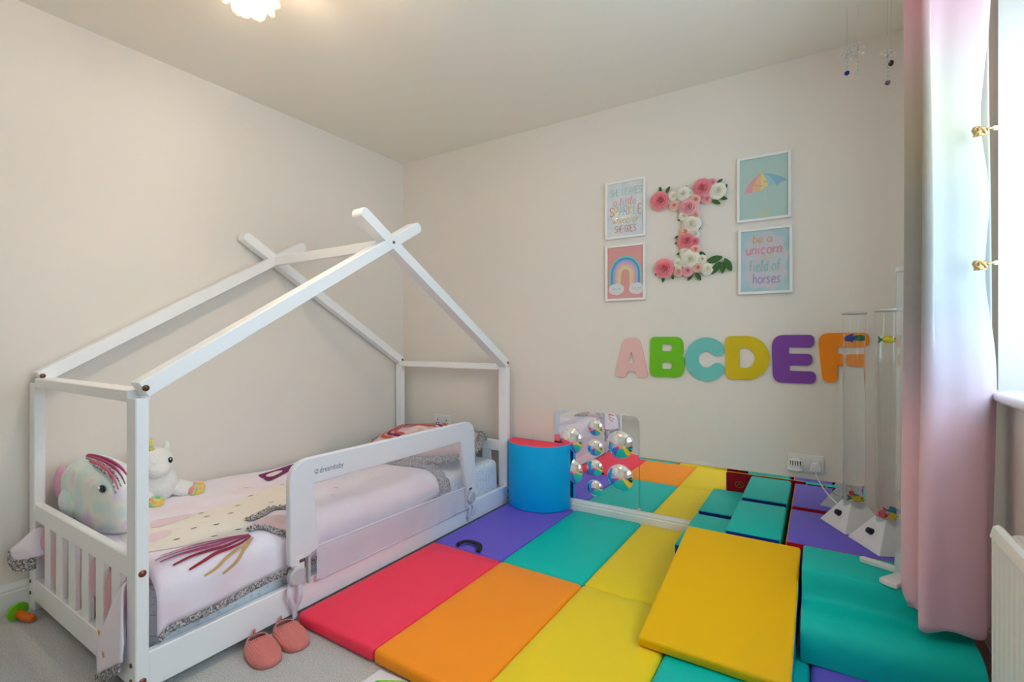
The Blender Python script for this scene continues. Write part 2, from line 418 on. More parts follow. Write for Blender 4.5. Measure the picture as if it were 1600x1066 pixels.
# ------------------------------------------------------------------ house bed
PX0, PX1 = .936, 1.0                # front frame depth
BX0, BX1 = .018, .076               # rear frame depth
YL0, YL1, YR0, YR1 = -2.067, -2.033, -.093, -.058
bed = thing('house_bed', 'white wooden house-shaped bed frame with crossed roof beams', 'bed', (.5, -1.06, 0))
EA = .905; YM = -1.0625; RZ = 1.515
def post(x0, x1, y0, y1):
    return obj('post', bxo(x0, x1, y0, y1, 0, EA-.015, .003, 1), M_white, bed)
pFL = post(PX0, PX1, YL0, YL1); pFR = post(PX0, PX1, YR0, YR1); pRL = post(BX0, BX1, YL0, YL1); pRR = post(BX0, BX1, YR0, YR1)
def rafter(x0, x1, y0, z0, y1, z1, w):
    """flat bar from the eave to beyond the ridge with a rounded tip; (y,z) centre line"""
    d = Vector((y1-y0, z1-z0)).normalized(); n = Vector((-d.y, d.x))*w/2
    a = Vector((y0, z0)); b = Vector((y1, z1))
    pts = [a+n, a-n]; 
    for k in range(9):
        t_ = -PI/2 + PI*k/8; pts.append(b + d*math.cos(t_)*w/2*.8 + n.normalized()*math.sin(t_)*w/2)
    ptl = [tuple(p) for p in pts]
    # cut the foot flat on the post top
    return prism(bmesh.new(), ptl, 'x', x0, x1, .002, 1)
def roof(xa, xb, yl, yr, nm):
    dx = (xb-xa)
    for sgn, y0 in ((1, yl), (-1, yr)):
        ye, ze = y0, EA+.008
        d = Vector((YM-ye, RZ-ze)).normalized(); tip = Vector((YM, RZ)) + d*.195
        o = obj('rafter', rafter(xa, xb, ye, ze, tip.x, tip.y, .05) if sgn > 0 else rafter(xa, xb, ye, ze, tip.x, tip.y, .05), M_white, bed)
        if sgn < 0:                                  # the halved joint: one bar stands a hair proud
            for v in o.data.vertices: v.co.x += .0015
        b = lathe(bmesh.new(), [(.0, .004), (.004, .0042), (.0045, .0025), (.0085, .003), (.0095, .001), (.0095, 0)], (xb+.0005, ye+sgn*.004, ze+.006), 14, 'x')
        obj('bolt', b, M_bolt, o, smooth=True)
    b = lathe(bmesh.new(), [(.0, .0045), (.006, .004), (.007, .001), (.007, 0)], (xb+.001, YM, RZ), 14, 'x')
    obj('bolt', b, M_bolt, bed, smooth=True)
roof(PX0, PX1, (YL0+YL1)/2+.004, (YR0+YR1)/2-.004, 'f'); roof(BX0, BX1, (YL0+YL1)/2+.004, (YR0+YR1)/2-.004, 'b')
obj('ridge_beam', bxo(BX1, PX0, YM-.014, YM+.014, RZ-.032, RZ+.018, .003, 1), M_white, bed)
obj('eave_beam', bxo(BX1, PX0, YL0+.002, YL1+.03, EA-.03, EA+.006, .003, 1), M_white, bed)
obj('eave_beam', bxo(BX1, PX0, YR0-.03, YR1-.002, EA-.03, EA+.006, .003, 1), M_white, bed)
obj('side_rail', bxo(.972, PX1-.001, YL1-.001, YR0+.001, .03, .140, .003, 1), M_white, bed)
obj('side_rail', bxo(BX0+.002, BX0+.03, YL1-.001, YR0+.001, .03, .140, .003, 1), M_white, bed)
for y0, y1 in ((YL0+.004, YL1-.004), (YR0+.004, YR1-.004)):
    obj('end_rail_top', bxo(BX1-.001, PX0+.001, y0, y1, .352, .418, .003, 1), M_white, bed)
    obj('end_rail_bottom', bxo(BX1-.001, PX0+.001, y0, y1, .035, .122, .003, 1), M_white, bed)
    for k in range(6):
        x = .168 + .1265*k
        obj('slat', bxo(x, x+.062, y0+.004, y1-.004, .120, .354, .002, 1), M_white, bed)
obj('mattress_base', bxo(.05, .97, YL1-.002, YR0+.002, .045, .062), M_white, bed)
for (x, z) in ((PX1, .378), (PX1, .062)):
    obj('bolt', lathe(bmesh.new(), [(.0, .003), (.004, .003), (.005, .0015), (.0095, .002), (.0105, 0)], (x, -2.050, z), 14, 'x'), mat('copper_bolt', rgb(150, 84, 66), .4, .8), pFL, smooth=True)
for p, xx in ((pFL, .97), (pRL, .035)):
    for z in (.062, .108):
        obj('bolt', lathe(bmesh.new(), [(.0, .003), (.006, .003), (.007, 0)], (xx, YL0, z), 12, 'y'), M_bolt, p, smooth=True)
for z in (.062, .1):
    obj('bolt', lathe(bmesh.new(), [(.0, .003), (.006, .003), (.007, 0)], (PX1, -.075, z), 12, 'x'), M_bolt, pFR, smooth=True)

# ------------------------------------------------------------------ mattress
def sheet_material():
    m = bpy.data.materials.new('dashed_sheet'); m.use_nodes = True; nt = m.node_tree; b = nt.nodes['Principled BSDF']
    b.inputs['Roughness'].default_value = .9
    tc = nt.nodes.new('ShaderNodeTexCoord'); mp = nt.nodes.new('ShaderNodeMapping')
    mp.inputs['Scale'].default_value = (1, 34, 95)
    vo = nt.nodes.new('ShaderNodeTexVoronoi'); vo.inputs['Scale'].default_value = 1.0; vo.inputs['Randomness'].default_value = .35
    rp = nt.nodes.new('ShaderNodeValToRGB'); rp.color_ramp.elements[0].position = .20; rp.color_ramp.elements[1].position = .30
    rp.color_ramp.elements[0].color = (*rgb(184, 200, 224), 1); rp.color_ramp.elements[1].color = (*rgb(230, 234, 241), 1)
    nt.links.new(tc.outputs['Object'], mp.inputs['Vector']); nt.links.new(mp.outputs[0], vo.inputs['Vector'])
    nt.links.new(vo.outputs['Distance'], rp.inputs['Fac']); nt.links.new(rp.outputs[0], b.inputs['Base Color'])
    return m
M_sheet = sheet_material()
bm = bxo(.055, .955, -2.008, -.112, .0625, .312, .045, 4)
bmesh.ops.subdivide_edges(bm, edges=[e for e in bm.edges if e.calc_length() > .5], cuts=24, use_grid_fill=True)
for v in bm.verts:
    if v.co.x > .9: v.co.x += .004*math.sin(v.co.y*31)*math.sin(v.co.z*20)
tag(obj('mattress', bm, M_sheet, smooth=True, angle=60), 'mattress in pale blue dashed fitted sheet', 'mattress')

# ------------------------------------------------------------------ duvet
def dprof(s):
    if s < .88:
        x = .02+s; t_ = min(1, x/.14); return x, .325+.030*t_*t_*(3-2*t_)
    if s < 1.006:
        a = (s-.88)/.126*PI/2; return .90+.08*math.sin(a), .275+.08*math.cos(a)
    return .98, .275-(s-1.006)
def duv(s, y, off=0.):
    x, z = dprof(s); x2, z2 = dprof(s+.004)
    n = Vector((-(z2-z), 0, x2-x)).normalized()
    w = .006*math.sin(5.1*y+3*s)*math.sin(6.3*s+1.3*y) + .0035*math.sin(13*y+7*s) + .003*math.sin(17*s-9*y)
    if s > .9: w = w*.6 + .004*math.sin(16*y)*min(1, (s-.9)/.1)
    p = Vector((x, y, z)) + n*(w+off+.004)
    e = max(0., -(y+1.96))/.05                       # rolls off at the foot end
    p.z -= .03*e*e
    return p
dv = thing('duvet', 'pale pink duvet printed with a unicorn and flowing mane', 'duvet', (.5, -1.36, .33))
def hem(y):                                          # length of the front drop along the bed
    u = (y+2.005)/(1.285)
    return 1.088 - .012*u*1.2 + .006*math.sin(9*y) - (.05*max(0, (u-.72)/.28)**2)
bm = grid(bmesh.new(), 60, 84, lambda u, v: duv(u*hem(-2.005+1.285*v), -2.005+1.285*v))
o = obj('cover', bm, M_duvet, dv, smooth=True)
md = o.modifiers.new('thick', 'SOLIDIFY'); md.thickness = .012; md.offset = -1
# grey frill down the front hem and across the head edge
def frill(path, out, w, amp, fr, name='frill'):
    """path: list of points, out: outward direction function; ruffled band"""
    n = len(path)-1
    def f(u, v):
        i = min(int(u*n), n-1); t_ = u*n-i; p = path[i]*(1-t_)+path[i+1]*t_; d, nn = out(u)
        return p + d*(w*v) + nn*(amp*v*math.sin(fr*u) + amp*.5*v*math.sin(fr*2.3*u+1))
    o = obj(name, grid(bmesh.new(), n*3, 4, f), M_ruf, dv, smooth=True)
    md = o.modifiers.new('thick', 'SOLIDIFY'); md.thickness = .004; md.offset = 0
    return o
frill([duv(hem(-2.005+1.285*k/80), -2.005+1.285*k/80, .002) for k in range(81)], lambda u: (Vector((.06, 0, -1)).normalized(), Vector((1, 0, 0))), .022, .0022, 260)
frill([duv(.10+.92*k/40, -.722, .006) for k in range(41)], lambda u: (Vector((0, 1, -.05 if u < .85 else -.25)).normalized(), Vector((0, 0, 1))), .085, .006, 95)
# foot end: cloth tucked down behind the slats, and two corners pushed out between them
bm = grid(bmesh.new(), 90, 14, lambda u, v: Vector((.09+.84*u, -2.020-.036*max(0, .35-math.cos(2*PI*(.09+.84*u-.199)/.1265))*math.sin(PI*v)**.4*(.4+.6*math.sin(5*u+1)**2), .352-.25*v*(1-.35*math.sin(11*u+.5)**2))))
o = obj('foot_drop', bm, mat('pink_duvet_foot', rgb(224, 176, 188), .9, bump=(26, .1)), dv, smooth=True); md = o.modifiers.new('thick', 'SOLIDIFY'); md.thickness = .004; md.offset = 1  # foot drop coloured a darker, stronger pink than the cover
def flap(name, pts, rows, m, amp, ph):
    """corner of cloth: quad patch between two poly-edges"""
    A = catmull(pts[0], 6); B = catmull(pts[1], 6); n = len(A)-1
    def f(u, v):
        i = min(int(u*n), n-1); t_ = u*n-i; a = A[i]*(1-t_)+A[i+1]*t_; b = B[i]*(1-t_)+B[i+1]*t_
        p = a*(1-v)+b*v; p.y += amp*math.sin(7*v+ph+3*u)*math.sin(PI*u); return p
    o = obj(name, grid(bmesh.new(), n, rows, f), m, dv, smooth=True)
    md = o.modifiers.new('thick', 'SOLIDIFY'); md.thickness = .006
    return o
flap('corner_fold', [[(.120, -2.03, .338), (.120, -2.082, .333), (.098, -2.115, .296), (.068, -2.134, .262)], [(.150, -2.03, .240), (.150, -2.078, .232), (.120, -2.112, .226), (.085, -2.130, .228)]], 10, M_duvet, .006, 0)
flap('corner_frill', [[(.068, -2.134, .260), (.086, -2.131, .232), (.120, -2.113, .230), (.15, -2.078, .236)], [(.078, -2.136, .216), (.100, -2.128, .190), (.130, -2.108, .186), (.152, -2.078, .192)]], 8, M_ruf, .004, 1)
flap('corner_fold', [[(.905, -2.03, .335), (.890, -2.076, .300), (.850, -2.086, .220), (.800, -2.092, .140), (.795, -2.092, .030)], [(.930, -2.03, .340), (.934, -2.073, .340), (.952, -2.082, .270), (.965, -2.086, .185), (.955, -2.088, .122)]], 10, M_duvet, .004, 2)
flap('corner_frill', [[(.795, -2.092, .032), (.850, -2.092, .062), (.910, -2.09, .095), (.957, -2.088, .124)], [(.800, -2.094, .012), (.862, -2.094, .036), (.922, -2.092, .072), (.962, -2.090, .102)]], 6, M_ruf, .003, 1)
for k, (x, z) in enumerate(((.858, .19), (.83, .125), (.89, .135), (.895, .215))):
    st = [(x+(.011 if i % 2 == 0 else .0045)*math.sin(PI*i/5+k), z+(.011 if i % 2 == 0 else .0045)*math.cos(PI*i/5+k)) for i in range(10)]
    if k in (0, 2): obj('printed_star', prism(bmesh.new(), st, 'y', -2.108, -2.106), M_goldp, dv)
# print
def patch(name, outline, m, off, dens=1):
    """closed outline in (s,y) filled as a fan of small quads and laid on the duvet"""
    c = (sum(p[0] for p in outline)/len(outline), sum(p[1] for p in outline)/len(outline)); n = len(outline)
    bm = bmesh.new(); K = 7
    rows = [[bm.verts.new(duv(c[0]+(p[0]-c[0])*k/K, c[1]+(p[1]-c[1])*k/K, off)) for p in outline] for k in range(1, K+1)]
    cv = bm.verts.new(duv(c[0], c[1], off))
    for i in range(n):
        bm.faces.new((cv, rows[0][i], rows[0][(i+1) % n]))
        for A, B in zip(rows, rows[1:]): bm.faces.new((A[i], B[i], B[(i+1) % n], A[(i+1) % n]))
    bmesh.ops.recalc_face_normals(bm, faces=bm.faces)
    return obj(name, bm, m, dv, smooth=True)
def smoothloop(P, n=5):
    Q = [P[-1]] + list(P) + [P[0], P[1]]; out = []
    for i in range(1, len(Q)-2):
        for k in range(n):
            t_ = k/n; a, b, c, d = [Vector((q[0], q[1])) for q in Q[i-1:i+3]]
            v = .5*((2*b)+(c-a)*t_+(2*a-5*b+4*c-d)*t_*t_+(3*b-a-3*c+d)*t_**3); out.append((v.x, v.y))
    return out
def strand(path, w, m, off, name='mane_strand'):
    P = catmull([Vector((p[0], p[1], 0)) for p in path], 6); bm = bmesh.new(); L = []
    for i, p in enumerate(P):
        d = (P[min(i+1, len(P)-1)]-P[max(i-1, 0)]).normalized(); n = Vector((-d.y, d.x, 0)); u = i/(len(P)-1)
        ww = w*(.25+.75*math.sin(PI*min(1, .12+u*.82)))
        L.append((bm.verts.new(duv(p.x+n.x*ww/2, p.y+n.y*ww/2, off)), bm.verts.new(duv(p.x-n.x*ww/2, p.y-n.y*ww/2, off))))
    for A, B in zip(L, L[1:]): bm.faces.new((A[0], A[1], B[1], B[0]))
    bmesh.ops.recalc_face_normals(bm, faces=bm.faces)
    return obj(name, bm, m, dv, smooth=True)
CREAM = [(.45, -1.93), (.45, -1.823), (.47, -1.73), (.53, -1.628), (.482, -1.444), (.468, -1.346), (.482, -1.28), (.62, -1.30), (.728, -1.438), (.725, -1.568), (.812, -1.631), (.890, -1.683), (.885, -1.749), (.845, -1.832), (.775, -1.919), (.70, -1.965)]
patch('unicorn_print', smoothloop(CREAM), M_cream, .0022)
patch('pink_patch', smoothloop([(.45, -1.82), (.46, -1.76), (.50, -1.70), (.54, -1.75), (.535, -1.85)]), mat('rose_print', rgb(238, 212, 222), .9), .0034)
patch('pink_patch', smoothloop([(.60, -1.93), (.60, -1.85), (.64, -1.83), (.67, -1.88), (.66, -1.95)]), MATS['rose_print'], .0034)
STR = []
for se, ye in ((.842, -1.950), (.868, -1.975), (.895, -1.972), (.924, -1.950), (.952, -1.915), (.984, -1.878), (1.002, -1.822)):
    STR.append([(.914+(se-.914)*t_**.72+.004*math.sin(9*t_+ye*30), -1.688+(ye+1.688)*t_) for t_ in (1, .8, .6, .4, .2, .03)])
for k, p in enumerate(STR): strand(p, .0105 if k < 5 else .0095, (M_magenta, M_magenta, M_magenta, M_wine, M_wine, M_goldp, M_goldp)[k], .0045+.0003*k)
patch('wing_print', smoothloop([(.193, -1.247), (.17, -1.165), (.13, -1.04), (.14, -1.0), (.253, -1.10), (.302, -1.204), (.325, -1.272), (.263, -1.263)], 3), M_purp, .004)
patch('wing_print', smoothloop([(.225, -1.225), (.205, -1.16), (.235, -1.14), (.275, -1.21), (.262, -1.24)], 3), M_cream, .0055)
patch('ear_print', smoothloop([(.818, -1.627), (.802, -1.562), (.843, -1.515), (.912, -1.529), (.953, -1.585), (.895, -1.63)], 4), MATS['rose_print'], .0045)
for path, w in (([(.785, -1.640), (.775, -1.578), (.745, -1.514), (.777, -1.470), (.85, -1.45)], .032), ([(.878, -1.685), (.878, -1.644), (.922, -1.611), (.953, -1.575)], .026)):
    P = catmull([Vector((p[0], p[1], 0)) for p in path], 8); n = len(P)-1
    def f(u, v):
        i = min(int(u*n), n-1); t_ = u*n-i; p = P[i]*(1-t_)+P[i+1]*t_; d = (P[min(i+1, n)]-P[i]).normalized(); q = Vector((-d.y, d.x, 0))
        return duv(p.x+q.x*w*(v-.5), p.y+q.y*w*(v-.5), .006+.009*math.sin(PI*v)*(1+.5*math.sin(60*u))+.002*math.sin(95*u+4*v))
    obj('forelock_frill', grid(bmesh.new(), n*2, 6, f), M_ruf, dv, smooth=True)
strand([(.78, -1.62), (.755, -1.56), (.728, -1.49), (.76, -1.44)], .014, M_goldp, .004, 'forelock_strand')
for k, (s_, y_) in enumerate([(.475, -1.292), (.503, -1.462), (.65, -1.457), (.605, -1.694), (.688, -1.78), (.73, -1.721), (.838, -1.697), (.83, -1.778), (.728, -1.854), (.657, -1.631), (.53, -1.682), (.573, -1.558), (.357, -1.403), (.72, -1.18), (.80, -1.26), (.62, -1.05)]):
    a = .6*math.sin(k*2.1); strand([(s_-.004*math.cos(a), y_-.010), (s_, y_), (s_+.004*math.cos(a), y_+.010)], .006, M_speck, .0045, 'printed_dash')

# ------------------------------------------------------------------ pillow with frill
def pillow(name, label, c, rx, ry, h, rotz, tilt, m, mfr):
    t = thing(name, label, 'pillow', c, (tilt[0], tilt[1], rotz), world=False)
    def se(a, p): return math.copysign(abs(a)**p, a)
    def edge(th): return (rx*se(math.cos(th), .42), ry*se(math.sin(th), .42))
    bm = bmesh.new(); rows = []; N = 48; K = 10
    for side in (1, -1):
        prev = None
        for k in range(K+1):
            r = k/K; ring = []
            for j in range(N):
                ex, ey = edge(2*PI*j/N); rr_ = r
                z = h*(1-r**2.6)**.75 if side > 0 else -h*.45*(1-r**2.6)**.75
                z += .004*math.sin(9*ex*r*6+3)*math.sin(7*ey*6*r)*(1-r)*3
                ring.append(bm.verts.new((ex*rr_, ey*rr_, z)))
            if prev:
                for j in range(N): bm.faces.new((prev[j], ring[j], ring[(j+1) % N], prev[(j+1) % N]))
            prev = ring
    bmesh.ops.remove_doubles(bm, verts=bm.verts, dist=1e-5); bmesh.ops.recalc_face_normals(bm, faces=bm.faces)
    obj('case', bm, m, t, smooth=True)
    def fr(u, v):
        th = 2*PI*u; ex, ey = edge(th); d = Vector((ex, ey)).normalized()
        w = .055*v; zz = .008*v*math.sin(46*th)+.005*v*math.sin(71*th+1) - .02*v*v
        return Vector((ex*.985+d.x*w, ey*.985+d.y*w, zz))
    bmf = grid(bmesh.new(), 220, 4, fr); bmesh.ops.remove_doubles(bmf, verts=bmf.verts, dist=1e-5)
    o = obj('frill', bmf, mfr, t, smooth=True); md = o.modifiers.new('thick', 'SOLIDIFY'); md.thickness = .004
    # printed rainbow stripes
    for k, (mm, r) in enumerate(((mat('coral_print', rgb(222, 96, 84), .8), .22), (M_purp, .175), (MATS['coral_print'], .13))):
        pts = arc(-.03, -.01, r, r*.62, 20, 250, 24); bmr = bmesh.new(); L = []
        for p in pts:
            d = Vector((p[0]+.03, p[1]+.01)).normalized(); q = []
            for s in (-.011, .011):
                x, y = p[0]+d.x*s, p[1]+d.y*s; rr_ = min(.99, max(abs(x)/rx, abs(y)/ry))
                q.append(bmr.verts.new((x, y, h*(1-rr_**2.6)**.75+.006)))
            L.append(q)
        for A, B in zip(L, L[1:]): bmr.faces.new((A[0], A[1], B[1], B[0]))
        bmesh.ops.recalc_face_normals(bmr, faces=bmr.faces); obj('rainbow_print', bmr, mm, t, smooth=True)
    return t
M_pink = mat('pink_pillowcase', rgb(236, 206, 206), .9, bump=(30, .08), spec=.1)
pillow('pillow', 'pink frilled pillow with red rainbow print at the head of the bed', (.535, -.37, .405), .345, .225, .100, math.radians(22), (math.radians(9), math.radians(-3)), M_pink, M_ruf)

# ------------------------------------------------------------------ bed guard
M_guard = mat('white_guard_fabric', rgb(228, 228, 236), .85, bump=(500, .08, 1))
M_net = mix_transparent('white_netting', rgb(226, 222, 230), .30)
M_skirtf = mix_transparent('sheer_skirt', rgb(226, 224, 236), .80)
gd = thing('bed_guard', 'white fabric bed guard with mesh window strapped to bed rail', 'bed guard', (1.02, -1.04, .14))
out = rpoly([(-1.6, .225, .01), (-1.602, .607, .075), (-.487, .607, .075), (-.478, .235, .01), (-.545, .235), (-.598, .515, .004), (-1.512, .515, .004), (-1.487, .262)], 8)
me = fill2d('guard_cover', [out], .009, .005)
yzx = lambda x: (lambda v: Vector((x+v.z, v.x, v.y)))
obj('guard_cover', xf(me, yzx(1.021)), M_guard, gd, smooth=True, angle=40)
bm = grid(bmesh.new(), 20, 4, lambda u, v: Vector((1.020, -1.515+.95*u, .240+.28*v)))
obj('mesh_panel', bm, M_net, gd)
bm = grid(bmesh.new(), 120, 6, lambda u, v: Vector((1.024+.0035*(1-v)*math.sin(47*u+2*math.sin(9*u))+.002*math.sin(19*u), -1.487+1.0*u, .128+.135*v-.012*u*v)))
obj('skirt_panel', bm, M_skirtf, gd, smooth=True)
obj('hem_piping', tube(bmesh.new(), [(1.025, -1.487+1.0*k/30, .263-.012*k/30) for k in range(31)], .0035, 6), M_guard, gd, smooth=True)
obj('bottom_bar', tube(bmesh.new(), [(1.024, -1.49, .130), (1.024, -.487, .126)], .004, 8), mat('grey_bar', rgb(206, 208, 216), .4), gd, smooth=True)
M_hinge = mat('grey_plastic', rgb(196, 197, 202), .4)
for y, s in ((-1.575, 1), (-.503, -1)):
    h = obj('hinge', lathe(bmesh.new(), [(.03, 0), (.033, .004), (.033, .022), (.028, .027), (0, .027)], (1.012, y, .183), 20, 'x'), M_hinge, gd, smooth=True, angle=40)
    obj('hinge_arm', bxo(1.013, 1.036, y-.012, y+.03, .175, .262, .006), M_plastic, h, smooth=True, angle=40)
    bm = bmesh.new(); box(bm, 1.016, 1.032, y+s*.052-.006, y+s*.052+.006, .135, .255, .003); box(bm, 1.016, 1.032, min(y+s*.01, y+s*.055), max(y+s*.01, y+s*.055), .245, .257, .003)
    obj('bracket', bm, M_hinge, gd)
    obj('latch_button', bxo(1.034, 1.040, y+s*.018-.012, y+s*.018+.012, .232, .243, .002), mat('dark_grey_plastic', rgb(82, 80, 92), .5), h)
    for q, (dy, w) in enumerate(((-.012, .011), (.016, .010))):
        P = catmull([(1.012, y+dy, .165), (1.03, y+dy*1.6-.01*s, .12), (1.022, y+dy*.8, .075), (1.016, y+dy*.2, .05 if s > 0 else .07), (1.016, y+.004*q, .018 if s > 0 else .055)], 5)
        bm = bmesh.new(); L = []
        for i, p in enumerate(P):
            tw = .7*math.sin(i*.28+q); n = Vector((.25*math.sin(tw), math.cos(tw), 0))*w
            L.append((bm.verts.new(p+n), bm.verts.new(p-n)))
        for A, B in zip(L, L[1:]): bm.faces.new((A[0], A[1], B[1], B[0]))
        o = obj('strap', bm, mat('white_webbing', rgb(226, 222, 232), .8), gd, smooth=True); md = o.modifiers.new('thick', 'SOLIDIFY'); md.thickness = .002
M_ink = mat('grey_ink', rgb(104, 104, 116), .7)
tm = text_mesh('dreambaby', .0295); wd = max(v.co.x for v in tm.vertices)
xf(tm, lambda v: Vector((1.0352, -1.482+v.x*.112/wd, .546+v.y*1.05+.02*0)))
obj('printed_lettering', tm, M_ink, gd)
bm = bmesh.new(); ribbon(bm, arc(0, 0, .0085, .0085, 20, 330, 16), .0022); ribbon(bm, arc(0, 0, .0045, .0045, 200, 480, 12), .002)
lm = bpy.data.meshes.new('printed_spiral'); bm.to_mesh(lm); bm.free()
obj('printed_spiral', xf(lm, lambda v: Vector((1.0352, -1.495+v.x, .555+v.y))), M_ink, gd)

# ------------------------------------------------------------------ unicorn head cushion at the foot of the bed
def tie_dye(name, cols, scale, fuzz=.14):
    m = bpy.data.materials.new(name); m.use_nodes = True; nt = m.node_tree; b = nt.nodes['Principled BSDF']
    b.inputs['Roughness'].default_value = .95; b.inputs['Sheen Weight'].default_value = .4
    tc = nt.nodes.new('ShaderNodeTexCoord'); n = nt.nodes.new('ShaderNodeTexNoise'); n.inputs['Scale'].default_value = scale; n.inputs['Detail'].default_value = 2
    n.inputs['Distortion'].default_value = .6
    r = nt.nodes.new('ShaderNodeValToRGB'); e = r.color_ramp.elements
    while len(e) < len(cols): e.new(.5)
    for k, c in enumerate(cols): e[k].position = .30+.42*k/(len(cols)-1); e[k].color = (*c, 1)
    n2 = nt.nodes.new('ShaderNodeTexNoise'); n2.inputs['Scale'].default_value = 380; bp = nt.nodes.new('ShaderNodeBump'); bp.inputs['Strength'].default_value = fuzz; bp.inputs['Distance'].default_value = .01
    nt.links.new(tc.outputs['Object'], n.inputs['Vector']); nt.links.new(n.outputs['Fac'], r.inputs['Fac']); nt.links.new(r.outputs[0], b.inputs['Base Color'])
    nt.links.new(tc.outputs['Object'], n2.inputs['Vector']); nt.links.new(n2.outputs['Fac'], bp.inputs['Height']); nt.links.new(bp.outputs[0], b.inputs['Normal'])
    return m
M_tie = tie_dye('pastel_tie_dye_plush', [rgb(240, 186, 214), rgb(238, 226, 238), rgb(208, 236, 234), rgb(240, 240, 230), rgb(228, 220, 242), rgb(242, 196, 220)], 6.0)
M_pinkp = mat('pink_plush', rgb(236, 178, 208), .95, bump=(140, .5), sheen=.3)
M_eye = mat('black_glossy_eye', rgb(22, 24, 44), .15); M_eyew = mat('white_eye', rgb(240, 240, 244), .3)
uc = thing('unicorn_cushion', 'pastel tie-dye plush unicorn head cushion behind the foot slats', 'cushion', (.45, -1.9, .36))
UC, UR = Vector((.322, -1.932, .470)), Vector((.300, .078, .132))
bm = ellip(bmesh.new(), UC, UR, 44, 28, lambda v: 1/((abs(v.x)**2.7+abs(v.y)**2.7+abs(v.z)**2.7)**(1/2.7)))
for v in bm.verts:
    if v.co.x > .5: v.co.z -= .03*((v.co.x-.5)/.2)**1.6
    if v.co.x < .2 and v.co.z > .5: v.co.z -= .25*(.2-v.co.x)*max(0, (v.co.z-.5)/.12)
    v.co.z = max(v.co.z, .363) + .003*math.sin(19*v.co.x)*math.sin(30*v.co.z)
def usurf(x, z): return UC.y-UR.y*max(0, 1-abs((x-UC.x)/UR.x)**2.7-abs((z-UC.z)/UR.z)**2.7)**(1/2.7)
obj('head', bm, M_tie, uc, smooth=True)
obj('ear', ellip(bmesh.new(), (.075, -1.985, .490), (.042, .022, .085), 20, 14, lambda v: 1-.3*max(0, v.z)), M_pinkp, uc, smooth=True)
obj('cheek_fold', ellip(bmesh.new(), (.215, -1.998, .430), (.090, .026, .055), 20, 12), M_tie, uc, smooth=True)
ex, ez = .523, .533; ey = usurf(ex, ez)
e = obj('eye', ellip(bmesh.new(), (ex, ey-.001, ez), (.024, .008, .014), 18, 10), M_eye, uc, smooth=True)
obj('eye_glint', ellip(bmesh.new(), (ex-.006, ey-.0085, ez+.004), (.008, .003, .005), 10, 6), M_eyew, e, smooth=True)
P = [(.625+.02*math.cos(a), usurf(.625, .48)-.001+.012*abs(math.cos(a)), .478+.015*math.sin(a)) for a in [PI*(1+k/8) for k in range(9)]]
obj('nostril', tube(bmesh.new(), P, .0025, 6), mat('grey_thread', rgb(120, 110, 130), .8), uc, smooth=True)
for k, (mm, dy, x0) in enumerate(((M_magenta, -.016, .22), (M_ruf, -.028, .26), (mat('rose_plush', rgb(216, 96, 140), .9, bump=(90, .4)), -.036, .32), (M_ruf, -.043, .38), (M_magenta, .0, .18))):
    P = []
    for i in range(13):
        x = x0+(.585-x0)*i/12
        z = UC.z+UR.z*max(0, 1-abs((x-UC.x)/UR.x)**2.7-abs(dy/UR.y)**2.7)**(1/2.7) - (.03*((x-.5)/.2)**1.6 if x > .5 else 0)
        P.append((x, UC.y+dy, z+.004))
    obj('mane_lock', tube(bmesh.new(), P, [.0015+.0042*math.sin(PI*min(1, .15+i/12*.85)) for i in range(13)], 8), mm, uc, smooth=True)

# ------------------------------------------------------------------ white unicorn plush by the wall
M_fur = mat('white_plush', rgb(240, 238, 234), .95, bump=(120, .6), sheen=.3)
M_rain = tie_dye('rainbow_plush', [rgb(232, 150, 190), rgb(244, 186, 90), rgb(236, 226, 110), rgb(120, 206, 170), rgb(110, 170, 226), rgb(206, 150, 220)], 26, .3)
pu = thing('unicorn_plush', 'white sitting unicorn soft toy with rainbow feet', 'soft toy', (.2, -1.7, .345))
obj('body', ellip(bmesh.new(), (.18, -1.70, .425), (.085, .085, .085), 24, 16), M_fur, pu, smooth=True)
hd = obj('head', ellip(bmesh.new(), (.195, -1.712, .522), (.078, .075, .068), 24, 16), M_fur, pu, smooth=True)
obj('muzzle', ellip(bmesh.new(), (.245, -1.715, .498), (.045, .045, .036), 20, 12), M_fur, pu, smooth=True)
for y in (-1.745, -1.655):
    obj('ear', ellip(bmesh.new(), (.185, y, .588), (.012, .014, .03), 14, 10, lambda v: 1-.3*max(0, v.z)), M_fur, pu, smooth=True)
    e = obj('eye', ellip(bmesh.new(), (.262, y+(.024 if y < -1.7 else -.018), .535), (.007, .0095, .013), 14, 10), M_eye, hd, smooth=True)
    obj('eye_glint', ellip(bmesh.new(), (.269, y+(.022 if y < -1.7 else -.020), .540), (.002, .003, .004), 8, 6), M_eyew, hd, smooth=True)
obj('horn', lathe(bmesh.new(), [(.014, 0), (.012, .018), (.0085, .036), (.004, .055), (0, .064)], (.215, -1.727, .575), 14), M_rain, hd, smooth=True)
for y0, x1, y1, nm in ((-1.645, .25, -1.585, 'leg'), (-1.755, .28, -1.755, 'leg'), (-1.625, .20, -1.555, 'leg')):
    P = [(.2, y0, .40), ((.2+x1)/2+.005, (y0+y1)/2, .385), (x1, y1, .372)]
    lg = obj(nm, tube(bmesh.new(), catmull(P, 4), [.032, .032, .031, .03, .029, .028, .027, .026, .025], 14), M_fur, pu, smooth=True)
    obj('foot', ellip(bmesh.new(), (x1+.02, y1+.012, .376), (.030, .032, .027), 18, 12), M_rain, lg, smooth=True)

